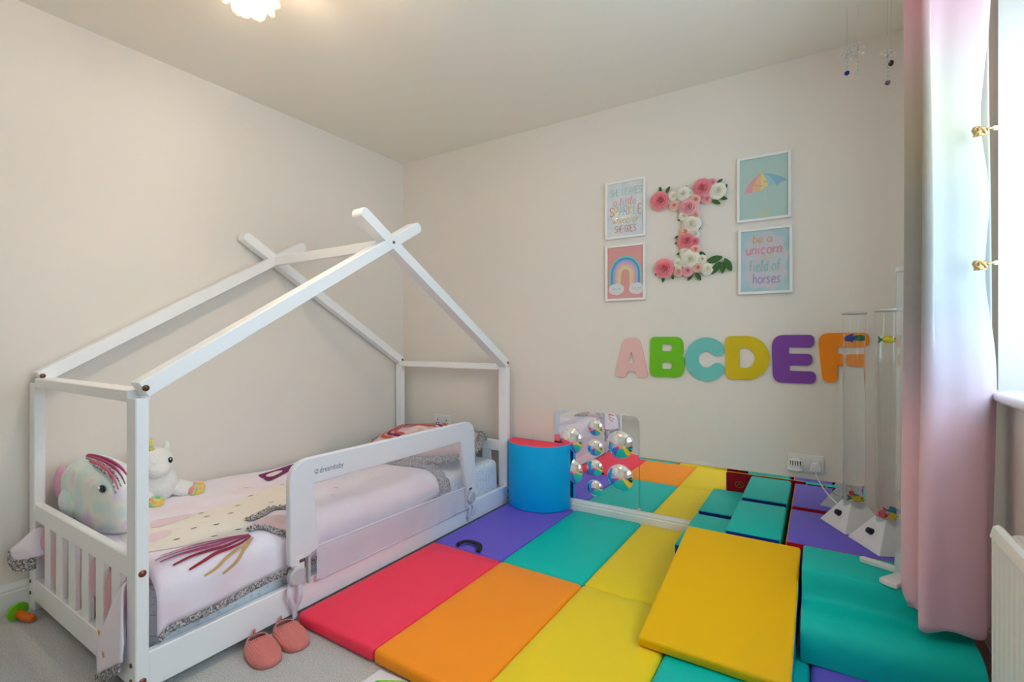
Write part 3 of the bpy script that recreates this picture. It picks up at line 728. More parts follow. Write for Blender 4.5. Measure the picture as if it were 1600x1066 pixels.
# ------------------------------------------------------------------ slippers
M_cord = mat('pink_corduroy', rgb(214, 124, 118), .9, bump=(220, .15), sheen=.3)
def slipper(label, loc, rotz):
    t = thing('slipper', label, 'slipper', loc, (0, 0, rotz), 'pink corduroy slippers beside the bed', world=False)
    Lh, Wd = .170, .0475
    def width(u): return Wd*(.78+.22*math.sin(PI*min(1, .1+u*.75)))*max(0, 1-abs(2*u-1)**3.2)**(1/2.4) + .001
    def height(u):
        k = max(0, min(1, (u-.22)/.78)); k = k*k*(3-2*k)
        return (.038-.017*k)*max(0, 1-abs(2*u-1)**9)**.5 + .001
    def P(u, v):
        w = width(u); h = height(u); a = PI*v; c = math.cos(a); s = max(0, math.sin(a))
        y = w*math.copysign(abs(c)**.62, c); rib = .0015*math.cos(2*PI*y/.0066)
        return Vector((u*Lh, y, .006+h*s**.5+rib*min(1, s*2)*min(1, h/.02)))
    bm = bmesh.new(); NU, NV = 44, 150
    uu = [.5-.5*math.cos(PI*i/NU) for i in range(NU+1)]
    V = [[bm.verts.new(P(u, j/NV)) for j in range(NV+1)] for u in uu]
    for i in range(NU):
        for j in range(NV):
            u = (uu[i]+uu[i+1])/2; v = (j+.5)/NV
            if .07 < u < .30 and abs(v-.5) < .20*math.sqrt(max(0, 1-((u-.185)/.115)**2)): continue
            bm.faces.new((V[i][j], V[i+1][j], V[i+1][j+1], V[i][j+1]))
    bmesh.ops.recalc_face_normals(bm, faces=bm.faces)
    o = obj('upper', bm, M_cord, t, smooth=True); md = o.modifiers.new('thick', 'SOLIDIFY'); md.thickness = .003; md.offset = -1
    sole = [(u*Lh, s*width(u)*1.02) for s, us in ((1, [k/20 for k in range(21)]), (-1, [1-k/20 for k in range(1, 20)])) for u in us]
    obj('sole', prism(bmesh.new(), sole, 'z', 0, .008), mat('grey_sole', rgb(176, 120, 112), .9), t)
    ins = [(Lh*.5+(x-Lh*.5)*.93, y*.9) for x, y in sole]
    obj('insole', prism(bmesh.new(), ins, 'z', .009, .012), mat('dark_lining', rgb(70, 52, 50), .95), t)
    def rim(k):
        a = 2*PI*k/32; u = .185+.115*math.cos(a); v = .5+.20*math.sin(a); return P(max(.02, u), v)
    obj('collar', tube(bmesh.new(), [rim(k) for k in range(33)], .0026, 8, False), M_cord, t, smooth=True)
    bm = bmesh.new(); tube(bm, [Vector((.006, 0, .040)), Vector((-.001, .002, .048)), Vector((.002, .003, .054)), Vector((.008, 0, .046))], .0035, 8)
    obj('heel_tab', bm, M_cord, t, smooth=True)
    return t
slipper('pink corduroy slipper nearer the camera, beside the bed rail', (1.008, -1.726, 0), math.radians(-11))
slipper('pink corduroy slipper tucked nearer the red mat corner', (1.010, -1.629, 0), math.radians(-9))

# ------------------------------------------------------------------ small toy by the bed post
t = thing('toy_mallet', 'green and orange plastic toy under the bed foot corner', 'toy', (.12, -2.09, 0))
ax = Vector((.9, .35, -.08)).normalized(); P0 = Vector((.095, -2.125, .036))
obj('green_cap', tube(bmesh.new(), [P0, P0+ax*.006, P0+ax*.016, P0+ax*.02], [.020, .031, .034, .033], 22), mat('lime_plastic', rgb(118, 196, 34), .3), t, smooth=True, angle=50)
obj('orange_stem', tube(bmesh.new(), [P0+ax*.018+Vector((0, 0, -.008)), P0+ax*.05+Vector((0, 0, -.012)), P0+ax*.085+Vector((0, 0, -.014)), P0+ax*.092+Vector((0, 0, -.014))], [.013, .015, .014, .009], 16), mat('orange_plastic', rgb(216, 104, 20), .3), t, smooth=True, angle=50)
# printed card on the carpet
t = thing('printed_card', 'printed card with green painting lying on the carpet by the orange mat', 'card', (1.56, -1.66, .001))
cc = Vector((1.478, -1.583)); u = Vector((.97, .06)).normalized(); v = Vector((-.06, -.97)).normalized()
def card(a, b, z): p = cc+u*a+v*b; return (p.x, p.y, z)
bm = bmesh.new(); q = [bm.verts.new(card(a, b, z)) for z in (.001, .004) for a, b in ((0, 0), (.21, 0), (.21, .28), (0, .28))]
for f in ((0, 1, 2, 3), (4, 7, 6, 5), (0, 4, 5, 1), (1, 5, 6, 2), (2, 6, 7, 3), (3, 7, 4, 0)): bm.faces.new([q[i] for i in f])
bmesh.ops.recalc_face_normals(bm, faces=bm.faces)
obj('sheet', bm, mat('white_card', rgb(226, 226, 234), .5), t)
bl = [card(.105+.088*math.cos(a)*(1+.12*math.sin(5*a)), .092+.082*math.sin(a)*(1+.1*math.sin(4*a+1)), 0)[:2] for a in [2*PI*k/40 for k in range(40)]]
obj('green_painting', prism(bmesh.new(), bl, 'z', .0041, .0046), mat('green_watercolour', rgb(150, 214, 60), .6, var=(30, rgb(60, 170, 60), .45, .62)), t)

# ------------------------------------------------------------------ foam letters on the wall
def Cshape():
    a0, a1 = 42, 318; rm, rc = .345, .155
    P = arc(.5, .5, .5, .5, a0, a1, 34)
    c = (.5+rm*math.cos(math.radians(a1)), .5+rm*math.sin(math.radians(a1))); P += arc(*c, rc, rc, a1, a1+180, 10)[1:]
    P += arc(.5, .5, rm-rc, rm-rc, a1, a0, 22)[1:]
    c = (.5+rm*math.cos(math.radians(a0)), .5+rm*math.sin(math.radians(a0))); P += arc(*c, rc, rc, a0+180, a0+360, 10)[1:-1]
    w = max(p[0] for p in P); return [(p[0]/w, p[1]) for p in P]
LET = {
 'A': [rpoly([(0, 0, .10), (.33, 0, .10), (.37, .15, .04), (.63, .15, .04), (.67, 0, .10), (1, 0, .10), (.74, 1, .20), (.26, 1, .20)]), rpoly([(.5, .68, .02), (.41, .36, .02), (.59, .36, .02)])],
 'B': [rpoly([(0, 0, .16), (1, 0, .24), (1, .48, .20), (.93, .52, .03), (.97, .56, .16), (.97, 1, .22), (.02, 1, .14)]), rpoly([(.36, .20, .05), (.66, .20, .09), (.66, .37, .09), (.36, .37, .05)]), rpoly([(.36, .64, .05), (.66, .64, .09), (.66, .82, .09), (.36, .82, .05)])],
 'C': [Cshape()],
 'D': [arc(.12, .88, .12, .12, 90, 180, 6) + arc(.14, .12, .12, .12, 180, 270, 6) + arc(.5, .5, .5, .5, -90, 90, 28), arc(.38, .68, .05, .05, 90, 180, 4) + arc(.38, .32, .05, .05, 180, 270, 4) + arc(.46, .5, .22, .23, -90, 90, 16)],
 'E': [rpoly([(.04, 0, .2), (1, 0, .12), (1, .25, .12), (.42, .25, .03), (.42, .37, .03), (.92, .37, .11), (.92, .61, .11), (.40, .61, .03), (.40, .74, .03), (.96, .74, .12), (.96, 1, .12), (0, 1, .26)])],
 'F': [rpoly([(.10, 0, .14), (.40, 0, .14), (.40, .34, .03), (.86, .34, .11), (.86, .58, .11), (.38, .58, .03), (.38, .72, .03), (1, .72, .12), (1, 1, .12), (0, 1, .2)])]}
for ch, x0, x1, z0, z1, c, cn in (('A', 1.683, 1.876, .853, 1.074, rgb(236, 190, 186), 'pale pink'), ('B', 1.882, 2.066, .862, 1.080, rgb(110, 190, 30), 'green'), ('C', 2.071, 2.262, .849, 1.076, rgb(112, 196, 190), 'aqua'),
                               ('D', 2.267, 2.466, .864, 1.082, rgb(212, 186, 22), 'yellow'), ('E', 2.474, 2.658, .857, 1.086, rgb(126, 68, 160), 'purple'), ('F', 2.664, 2.858, .866, 1.094, rgb(240, 140, 18), 'orange')):
    me = fill2d('foam_letter', LET[ch], .004, .001)
    xf(me, lambda v: Vector((x0+v.x*(x1-x0), -.0055-v.z, z0+v.y*(z1-z0))))
    tag(obj('foam_letter', me, mat('foam_'+ch, c, .8, bump=(300, .08, 1)), smooth=True, angle=30), cn+' foam letter '+ch+' on the wall', 'letter', 'foam alphabet letters on the back wall')

# ------------------------------------------------------------------ framed prints
GL = {
 'S': [[(.85, .85), (.6, 1), (.3, .97), (.12, .78), (.3, .58), (.65, .45), (.85, .25), (.65, .03), (.35, 0), (.1, .15)]], 'H': [[(.1, 0), (.1, 1)], [(.8, 0), (.8, 1)], [(.1, .5), (.8, .5)]],
 'E': [[(.75, 1), (.1, 1), (.1, 0), (.78, 0)], [(.1, .52), (.6, .52)]], 'L': [[(.1, 1), (.1, 0), (.75, 0)]], 'A': [[(0, 0), (.4, 1), (.82, 0)], [(.16, .38), (.66, .38)]], 'V': [[(0, 1), (.4, 0), (.8, 1)]],
 'P': [[(.1, 0), (.1, 1), (.55, 1), (.8, .8), (.6, .5), (.1, .46)]], 'R': [[(.1, 0), (.1, 1), (.55, 1), (.8, .78), (.6, .5), (.1, .48)], [(.4, .48), (.8, 0)]], 'K': [[(.1, 0), (.1, 1)], [(.75, 1), (.1, .45), (.78, 0)]],
 'G': [[(.85, .82), (.55, 1), (.2, .85), (.08, .5), (.2, .12), (.55, 0), (.85, .15), (.85, .45), (.55, .45)]], 'O': [arc(.45, .5, .38, .5, 0, 360, 16)],
 'a': [arc(.38, .3, .3, .3, 20, 340, 12), [(.7, .6), (.7, .1), (.85, 0)]], 'i': [[(.15, .6), (.15, .08), (.3, 0)], [(.15, .8), (.15, .86)]], 't': [[(.3, .95), (.3, .1), (.5, 0)], [(.05, .62), (.58, .62)]],
 'l': [[(.05, .1), (.35, .85), (.25, 1), (.15, .85), (.2, .1), (.4, 0)]], 'e': [[(.08, .3), (.6, .36), (.55, .55), (.3, .62), (.08, .35), (.2, .05), (.45, 0), (.68, .12)]], 'w': [[(.02, .6), (.18, 0), (.42, .5), (.62, 0), (.85, .6)]],
 'h': [[(.1, 1), (.1, 0)], [(.1, .4), (.3, .6), (.55, .5), (.58, 0)]], 'r': [[(.1, .6), (.1, 0)], [(.1, .38), (.3, .58), (.52, .56)]], 'v': [[(.02, .6), (.28, 0), (.55, .6)]], 'b': [[(.1, 1), (.1, 0)], arc(.36, .3, .27, .3, 150, -150, 12)],
 'u': [[(.08, .6), (.1, .15), (.3, 0), (.55, .15), (.6, .6)], [(.6, .6), (.62, 0)]], 'n': [[(.1, .6), (.1, 0)], [(.1, .38), (.32, .6), (.56, .48), (.58, 0)]], 'c': [arc(.36, .3, .3, .3, 45, 315, 10)], 'o': [arc(.36, .3, .3, .3, 0, 360, 14)],
 'f': [[(.6, .95), (.4, 1), (.28, .85), (.28, 0)], [(.05, .58), (.55, .58)]], 'd': [arc(.34, .3, .28, .3, 30, 330, 12), [(.62, 1), (.62, 0)]], 's': [[(.52, .55), (.3, .62), (.12, .48), (.3, .32), (.52, .16), (.3, 0), (.08, .08)]]}
def letters(txt, x, z, h, width, stroke, slant=0.):
    """hand lettering: (x,z) is the lower left corner; returns list of (char, bmesh polylines)"""
    adv = sum((.55 if c == ' ' else (.95 if c.isupper() else (.95 if c == 'w' else .45 if c in 'i' else .55 if c in 'tlr' else .78))) for c in txt)
    k = width/(adv*h); cx = 0; out = []
    for c in txt:
        a = (.55 if c == ' ' else (.95 if c.isupper() else (.95 if c == 'w' else .45 if c in 'i' else .55 if c in 'tlr' else .78)))
        if c != ' ':
            for pl in GL[c]:
                pts = [(x+(cx+p[0]+slant*p[1])*h*k, z+p[1]*h) for p in pl]
                if len(pts) > 3 and len(pts) < 11: pts = [(q.x, q.y) for q in catmull([Vector((*p, 0)) for p in pts], 3)]
                out.append((c, pts))
        cx += a
    return out
def flat(name, loops, y, m, parent): return obj(name, xf(fill2d(name, loops), wallxz(y)), m, parent)
def ink(name, polys, stroke, y, m, parent):
    bm = bmesh.new()
    for k, p in enumerate(polys):
        n0 = len(bm.verts); ribbon(bm, p, stroke); bm.verts.ensure_lookup_table()
        for q, v in enumerate(bm.verts[n0:]): v.co.z = k*5e-5+(q//2)*1.2e-5
    me = bpy.data.meshes.new(name); bm.to_mesh(me); bm.free()
    xf(me, wallxz(y)); return obj(name, me, m, parent)
M_frame = mat('white_picture_frame', rgb(238, 237, 236), .4)
M_glass = mix_transparent('picture_glass', (1, 1, 1), .07, .0, True)
def P_(n, r, g, b): return mat('ink_'+n, rgb(r*.82+38, g*.82+38, b*.82+38), .9)
def picture(label, x0, x1, z0, z1, paper):
    t = thing('picture_frame', label, 'picture', ((x0+x1)/2, 0, z0), None, 'white framed prints on the back wall')
    w = .0125; bm = bmesh.new()
    for a, b, c, d in ((x0, x0+w, z0, z1), (x1-w, x1, z0, z1), (x0+w, x1-w, z0, z0+w), (x0+w, x1-w, z1-w, z1)): box(bm, a, b, -.020, -.001, c, d, .0015, 1)
    obj('frame', bm, M_frame, t)
    pr = obj('print', bxo(x0+w*.8, x1-w*.8, -.011, -.008, z0+w*.8, z1-w*.8), paper, t)
    obj('glass', bxo(x0+w*.9, x1-w*.9, -.0155, -.0145, z0+w*.9, z1-w*.9), M_glass, t)
    return pr
YA = -.0113
# 1 - lettering
pr = picture('framed print reading SHE LEAVES a little SPARKLE wherever SHE GOES', 1.626, 1.860, 1.640, 1.967, mat('paper_pale_blue', rgb(206, 216, 222), .9, var=(14, rgb(222, 224, 226), .4, .6)))
ink('lettering', [p for c, p in letters('SHE LEAVES', 1.655, 1.885, .036, .185, .003)], .0042, YA, P_('mint', 150, 200, 190), pr)
ink('lettering', [p for c, p in letters('a little', 1.672, 1.828, .040, .135, .003, .15)], .0036, YA, P_('rose', 226, 150, 160), pr)
for k, (c, col) in enumerate(zip('SPARKLE', ((224, 120, 130), (232, 206, 60), (140, 196, 190), (150, 170, 216), (236, 200, 70), (140, 200, 214), (216, 140, 150)))):
    ink('lettering', [p for _, p in letters(c, 1.652+.0275*k, 1.770, .050, .026, .003)], .0052, YA, P_('sparkle%d' % k, *col), pr)
ink('lettering', [p for c, p in letters('wherever', 1.668, 1.726, .042, .150, .003, .2)], .0036, YA, P_('mustard', 214, 176, 84), pr)
ink('lettering', [p for c, p in letters('SHE GOES', 1.682, 1.675, .036, .125, .003)], .0040, YA, P_('dusky', 208, 140, 140), pr)
for k in range(14):
    x = 1.645+.2*random.random(); z = 1.66+.29*random.random()
    ink('printed_spark', [[(x-.004, z-.003), (x+.004, z+.003)]], .0016, YA+.0001, P_('mustard', 214, 176, 84), pr)
# 2 - rainbow over clouds
pr = picture('framed print of a pastel rainbow with two sleepy clouds on pink', 1.627, 1.859, 1.286, 1.603, mat('paper_pink', rgb(222, 160, 158), .9))
for k, col in enumerate(((112, 200, 196), (60, 142, 190), (130, 170, 220), (206, 160, 206), (226, 172, 186), (232, 206, 130), (226, 214, 160))):
    r = .094-.0098*k; lp = arc(1.744, 1.435, r, r*1.12, 0, 180, 22) + [(1.744-r, 1.36), (1.744-r+.0098, 1.36)] + arc(1.744, 1.435, r-.0098, (r-.0098)*1.12, 180, 0, 22) + [(1.744+r-.0098, 1.36), (1.744+r, 1.36)]
    flat('rainbow_band', [lp], YA-.00005*k, P_('rain%d' % k, *col), pr)
for cx_, q in ((1.692, 0), (1.810, 1)):
    pts = []
    for a in [2*PI*k/48 for k in range(48)]: 
        x = cx_+.042*math.cos(a)*(1+.10*abs(math.sin(3*a+.5))); pts.append((min(x, 1.848), 1.352+.029*math.sin(a)*(1+.16*abs(math.sin(3.5*a)))))
    c = flat('cloud', [pts], YA-.0006, P_('cloud', 222, 222, 226), pr)
    ink('sleepy_face', [arc(cx_-.016, 1.360, .009, .008, 200, 340, 8), arc(cx_+.016, 1.360, .009, .008, 200, 340, 8), arc(cx_, 1.350, .005, .005, 210, 330, 6)], .0018, YA-.0009, P_('charcoal', 90, 84, 90), c)
# 3 - umbrella
pr = picture('framed print of a smiling rainbow umbrella on pale green', 2.322, 2.558, 1.647, 1.968, mat('paper_sage', rgb(178, 204, 198), .9))
ax_, az_ = 2.432, 1.878
ends = [(2.352, 1.762), (2.392, 1.786), (2.424, 1.788), (2.462, 1.808), (2.498, 1.822), (2.537, 1.836)]
ends = [(2.348, 1.775), (2.386, 1.787), (2.428, 1.790), (2.462, 1.806), (2.498, 1.806), (2.545, 1.822)]
for k, col in enumerate(((226, 150, 160), (236, 180, 130), (232, 214, 140), (150, 196, 206), (120, 176, 200))):
    a, b = ends[k], ends[k+1]
    ctrl = lambda e: (ax_+(e[0]-ax_)*.62, az_+(e[1]-az_)*.18+.002)
    left = [(ax_*(1-t_)**2+2*t_*(1-t_)*ctrl(a)[0]+a[0]*t_*t_, az_*(1-t_)**2+2*t_*(1-t_)*ctrl(a)[1]+a[1]*t_*t_) for t_ in [i/8 for i in range(9)]]
    right = [(ax_*(1-t_)**2+2*t_*(1-t_)*ctrl(b)[0]+b[0]*t_*t_, az_*(1-t_)**2+2*t_*(1-t_)*ctrl(b)[1]+b[1]*t_*t_) for t_ in [i/8 for i in range(8, 0, -1)]]
    sc = [((a[0]*(1-t_)+b[0]*t_), (a[1]*(1-t_)+b[1]*t_)+.010*math.sin(PI*t_)) for t_ in [i/6 for i in range(1, 6)]]
    flat('umbrella_panel', [left+sc+right], YA-.00005*k, P_('umb%d' % k, *col), pr)
ink('umbrella_stick', [[(ax_-.002, az_), (ax_-.006, az_+.02)]], .004, YA, P_('umb2', 232, 214, 140), pr)
ink('umbrella_stick', [[(2.446, 1.79), (2.458, 1.70)]], .004, YA, P_('stick', 196, 206, 200), pr)
ink('umbrella_handle', [[(2.458, 1.705)] + arc(2.441, 1.690, .018, .016, 20, -170, 10)], .008, YA-.0002, P_('handle', 214, 204, 130), pr)
ink('smiling_face', [arc(2.408, 1.828, .007, .006, 200, 340, 8), arc(2.448, 1.838, .007, .006, 200, 340, 8), arc(2.428, 1.824, .009, .008, 200, 340, 8)], .0016, YA-.0006, P_('charcoal', 90, 84, 90), pr)
# 4 - unicorn lettering
pr = picture('framed print reading be a unicorn in a field of horses', 2.328, 2.563, 1.288, 1.611, mat('paper_sky', rgb(166, 200, 206), .9, var=(9, rgb(180, 206, 212), .4, .6)))
pts = []
for k in range(90):
    a = 2*PI*k/90; pts.append((2.446+(.094+.009*math.sin(11*a))*math.copysign(abs(math.cos(a))**.75, math.cos(a)), 1.448+(.136+.010*math.sin(9*a+1))*math.copysign(abs(math.sin(a))**.75, math.sin(a))))
flat('pink_cloud', [pts], YA, mat('ink_cloudpink', rgb(206, 196, 206), .9, var=(40, rgb(196, 204, 210), .45, .6)), pr)
for txt, x, z, h, w, s_, n, col in (('be a', 2.392, 1.540, .038, .085, .006, 'ochre', (206, 164, 120)), ('unicorn', 2.362, 1.484, .048, .160, .0062, 'rosered', (214, 132, 150)), ('in a', 2.43, 1.462, .024, .052, .004, 'straw', (214, 206, 130)),
                               ('field of', 2.374, 1.400, .052, .142, .006, 'jade', (134, 190, 180)), ('horses', 2.392, 1.340, .048, .125, .006, 'violet', (158, 140, 190))):
    ink('lettering', [p for c, p in letters(txt, x, z, h, w, s_, .12)], s_, YA-.0003, P_(n, *col), pr)

# ------------------------------------------------------------------ flower letter I
fl = thing('flower_letter', 'letter I made of pink and white roses with green leaves', 'wall decoration', (2.09, 0, 1.38))
bm = bmesh.new()
for a, b, c, d in ((1.94, 2.24, 1.795, 1.845), (2.062, 2.135, 1.46, 1.80), (1.965, 2.22, 1.42, 1.475)): box(bm, a, b, -.012, -.001, c, d, .002, 1)
obj('backing', bm, mat('white_board', rgb(232, 228, 222), .8), fl)
def rose_mesh():
    bm = bmesh.new()
    def petal(ang, r0, r1, z0, z1, wid, curl):
        ca, sa = math.cos(ang), math.sin(ang)
        def f(u, v):
            s = (v-.5)*2; rr_ = r0+(r1-r0)*u; half = wid*math.sin(PI*(.12+.80*u*.62))*rr_
            a2 = s*half/max(rr_, .05); cup = .10*s*s
            z = z0+(z1-z0)*u - curl*max(0, u-.7)**2*6 + cup*.6
            rad = rr_*(1-.06*s*s*u)
            x = rad*math.cos(a2); y = rad*math.sin(a2)
            return (x*ca-y*sa, x*sa+y*ca, z)
        grid(bm, 4, 6, f)
    for n, r0, r1, z0, z1, w, c, ph in ((6, .30, 1.0, .02, .26, .72, .30, 0), (5, .26, .82, .12, .50, .80, .34, .4), (5, .20, .60, .22, .70, .86, .26, 1.0), (4, .13, .40, .30, .80, .95, .16, .3), (3, .05, .21, .34, .78, 1.1, .05, 1.2)):
        for k in range(n): petal(2*PI*k/n+ph+.15*math.sin(k*3), r0, r1*(1+.06*math.sin(5*k+n)), z0, z1, w, c)
    me = bpy.data.meshes.new('rose'); bm.to_mesh(me); bm.free()
    for p in me.polygons: p.use_smooth = True
    return me
RM = rose_mesh()
def petalmat(n, c, c2):
    m = mat('petal_'+n, c, .75); nt = m.node_tree; tc = nt.nodes.new('ShaderNodeTexCoord'); g = nt.nodes.new('ShaderNodeVectorMath'); g.operation = 'LENGTH'
    r = nt.nodes.new('ShaderNodeValToRGB'); r.color_ramp.elements[0].position = .25; r.color_ramp.elements[1].position = 1.0
    r.color_ramp.elements[0].color = (*c, 1); r.color_ramp.elements[1].color = (*c2, 1)
    nt.links.new(tc.outputs['Object'], g.inputs[0]); nt.links.new(g.outputs['Value'], r.inputs['Fac']); nt.links.new(r.outputs[0], nt.nodes['Principled BSDF'].inputs['Base Color'])
    return m
PM = [petalmat('hot_pink', rgb(206, 44, 72), rgb(246, 156, 166)), petalmat('light_pink', rgb(228, 124, 138), rgb(246, 188, 194)), petalmat('white', rgb(236, 226, 196), rgb(244, 240, 230)), petalmat('peach', rgb(232, 146, 122), rgb(246, 208, 196))]
RM.materials.append(PM[0])
ROSES = [(1.942, 1.819, .046, 0), (2.01, 1.832, .023, 2), (2.061, 1.836, .033, 2), (2.015, 1.784, .025, 3), (2.097, 1.836, .017, 2), (2.158, 1.851, .041, 0), (2.207, 1.874, .019, 1), (2.233, 1.825, .037, 2), (2.125, 1.796, .025, 3), (2.177, 1.794, .025, 1), (2.089, 1.761, .045, 1), (2.067, 1.718, .023, 2), (2.12, 1.713, .027, 3), (2.103, 1.669, .042, 2), (2.072, 1.632, .025, 3), (2.12, 1.618, .022, 2), (2.078, 1.585, .042, 0), (2.123, 1.577, .02, 0), (2.07, 1.53, .025, 2), (2.123, 1.534, .025, 3), (2.098, 1.484, .043, 2), (2.033, 1.469, .027, 2), (2.156, 1.482, .022, 2), (1.966, 1.448, .046, 0), (2.036, 1.425, .025, 3), (2.084, 1.427, .027, 1), (2.136, 1.44, .024, 3), (2.18, 1.428, .028, 2)]
for k, (x, z, r, c) in enumerate(ROSES):
    o = obj('rose', RM, PM[c], fl, loc=Vector((x, -.012-.004*(k % 3), z))-Vector(fl.location), rot=(PI/2, k*1.7, 0))
    o.scale = (r*1.16, r*1.16, r*1.0)
def leaf_mesh():
    bm = bmesh.new()
    grid(bm, 8, 4, lambda u, v: ((u-.5)*2, (v-.5)*2*.46*math.sin(PI*min(1, u*.96+.02))**.75, .10*abs(v-.5)*2+.12*math.sin(PI*u)))
    me = bpy.data.meshes.new('leaf'); bm.to_mesh(me); bm.free()
    for p in me.polygons: p.use_smooth = True
    me.materials.append(mat('green_leaf', rgb(40, 84, 36), .6, var=(40, rgb(78, 124, 52), .4, .7))); return me
LMs = leaf_mesh()
for k, (x, z, r, a) in enumerate([(1.941, 1.879, .018, 100), (1.981, 1.871, .021, 60), (2.078, 1.871, .009, 100), (2.242, 1.874, .016, 30), (2.271, 1.841, .014, 70), (2.258, 1.784, .021, -20), (2.224, 1.769, .024, -30), (2.045, 1.703, .013, 190), (2.14, 1.661, .022, -80), (2.03, 1.613, .015, 200), (2.027, 1.581, .011, 200), (2.042, 1.523, .016, 200), (2.156, 1.512, .02, -30), (1.921, 1.423, .012, 200), (1.957, 1.393, .019, -100), (2.007, 1.399, .014, -80), (2.098, 1.395, .023, -125), (2.137, 1.395, .026, -60), (2.216, 1.475, .04, 15), (2.224, 1.432, .037, -125), (2.255, 1.432, .031, -90), (2.281, 1.444, .037, -65)]):
    o = obj('leaf', LMs, None, fl, loc=Vector((x, -.010, z))-Vector(fl.location), rot=(PI/2, -math.radians(a), 0)); o.scale = (r, r, r)

# ------------------------------------------------------------------ sockets, plug, cable
def socket(label, x, z, gang=2):
    t = thing('wall_socket', label, 'socket', (x, 0, z-.043))
    obj('face_plate', bxo(x-.073, x+.073, -.010, -.0005, z-.043, z+.043, .003), M_plastic, t)
    for s in (-1, 1):
        obj('rocker_switch', bxo(x+s*.010-.006, x+s*.010+.006, -.0135, -.009, z+.008, z+.028, .0015), M_plastic, t)
        for dx, dz, w, h in ((0, .012, .003, .008), (-.011, -.010, .006, .003), (.011, -.010, .006, .003)):
            xx = x+s*.040; obj('pin_hole', bxo(xx+dx-w, xx+dx+w, -.0104, -.0098, z-.006+dz-h, z-.006+dz+h), M_black, t)
    return t
socket('double wall socket with plugs beside the bubble tubes', 2.616, .481)
socket('double wall socket above the pillow', .392, .486)
t = thing('air_freshener', 'white slotted plug-in air freshener on wall socket', 'air freshener', (2.576, -.03, .445))
obj('body', ellip(bmesh.new(), (2.576, -.030, .475), (.033, .026, .030), 24, 16, lambda v: 1.0), M_plastic, t, smooth=True)
obj('foot_ring', lathe(bmesh.new(), [(.020, -.006), (.030, -.004), (.034, .004), (.030, .010)], (2.576, -.030, .452), 24), M_plastic, t, smooth=True)
for k in range(5):
    x = 2.556+.010*k; q = (x-2.576)/.033; y = -.030-.026*math.sqrt(1-q*q-.1)
    obj('slot', bxo(x-.0018, x+.0018, y-.0012, y+.004, .474, .497), M_black, t)
t = thing('plug', 'white mains plug with cable to the bubble tube', 'plug', (2.656, -.02, .455))
obj('body', prism(bmesh.new(), rpoly([(2.631, .452, .008), (2.681, .452, .008), (2.676, .486, .006), (2.668, .498, .004), (2.644, .498, .004), (2.636, .486, .006)]), 'y', -.036, -.0105, .004, 2), M_plastic, t, smooth=True, angle=40)
obj('cable', tube(bmesh.new(), catmull([(2.656, -.025, .452), (2.664, -.035, .425), (2.695, -.055, .375), (2.738, -.085, .335), (2.762, -.105, .330)], 6), .003, 8), M_plastic, t, smooth=True)

# ------------------------------------------------------------------ bubble tubes
M_base = mat('white_tube_base', rgb(226, 226, 228), .35)
M_acr = mix_transparent('clear_acrylic', (.985, .99, .99), 1.0, .0, True)
M_water = mat('tube_water', (.97, .985, .98), 0., trans=1.0, ior=1.25, spec=.5)
M_rim = mat('silver_rim', rgb(206, 204, 200), .35, .2)
def bubble_tube(label, L, Fp, cx, cy, zb, top, lvl):
    t = thing('bubble_tube', label, 'lamp', (cx, cy, zb), None, 'bubble tubes on pyramid bases')
    L, Fp = Vector(L), Vector(Fp); e = Fp-L; n = Vector((-e.y, e.x)); B = [L, Fp, Fp+n, L+n]
    c = sum(B, Vector((0, 0)))/4; zt = zb+.1116; s = .307
    T = [c+(p-c)*s for p in B]
    bm = bmesh.new()
    vb = [bm.verts.new((p.x, p.y, zb)) for p in B]; vt = [bm.verts.new((p.x, p.y, zt)) for p in T]
    bm.faces.new(vb[::-1]); bm.faces.new(vt)
    for k in range(4): bm.faces.new((vb[k], vb[(k+1) % 4], vt[(k+1) % 4], vt[k]))
    bmesh.ops.recalc_face_normals(bm, faces=bm.faces)
    bmesh.ops.bevel(bm, geom=list(bm.edges), offset=.0015, segments=1, affect='EDGES')
    base = obj('pyramid_base', bm, M_base, t)
    # knob on the left-hand face
    f0 = (L+Fp)/2; f1 = (T[0]+T[1])/2; w = .50
    kp = Vector((f0.x*(1-w)+f1.x*w, f0.y*(1-w)+f1.y*w, zb*(1-w)+zt*w)); out = Vector((e.y, -e.x, 0)).normalized(); out = (out*.75+Vector((0, 0, .4))).normalized()
    obj('knob', tube(bmesh.new(), [kp-out*.004, kp+out*.006, kp+out*.016, kp+out*.018], [.014, .0125, .011, .008], 16), M_black, base, smooth=True, angle=40)
    r = .0405; z0 = zb+.082
    bm = bmesh.new(); rings = [(r, z0), (r, top-.006)]
    bm2 = lathe(bmesh.new(), [(r, z0+.001), (r, top-.006)], (cx, cy, 0), 40)
    for f in [f for f in bm2.faces if len(f.verts) > 4]: bm2.faces.remove(f)
    obj('clear_tube', bm2, M_acr, t, smooth=True)
    obj('water', lathe(bmesh.new(), [(r-.002, z0+.003), (r-.002, lvl)], (cx, cy, 0), 40), M_water, t, smooth=True, angle=40)
    rim = lathe(bmesh.new(), [(r-.003, top-.010), (r+.0035, top-.010), (r+.0045, top-.006), (r+.0045, top-.002), (r+.0035, top), (r-.003, top), (r-.003, top-.010)], (cx, cy, 0), 40)
    obj('top_ring', rim, M_rim, t, smooth=True)
    return t
bubble_tube('bubble tube on pyramid base farther from the curtain', (2.672, -.113), (2.758, -.272), 2.795, -.152, .2672, 1.180, 1.084)
bubble_tube('bubble tube on pyramid base partly behind the curtain', (2.766, -.287), (2.855, -.452), 2.894, -.326, .2672, 1.180, 1.078)
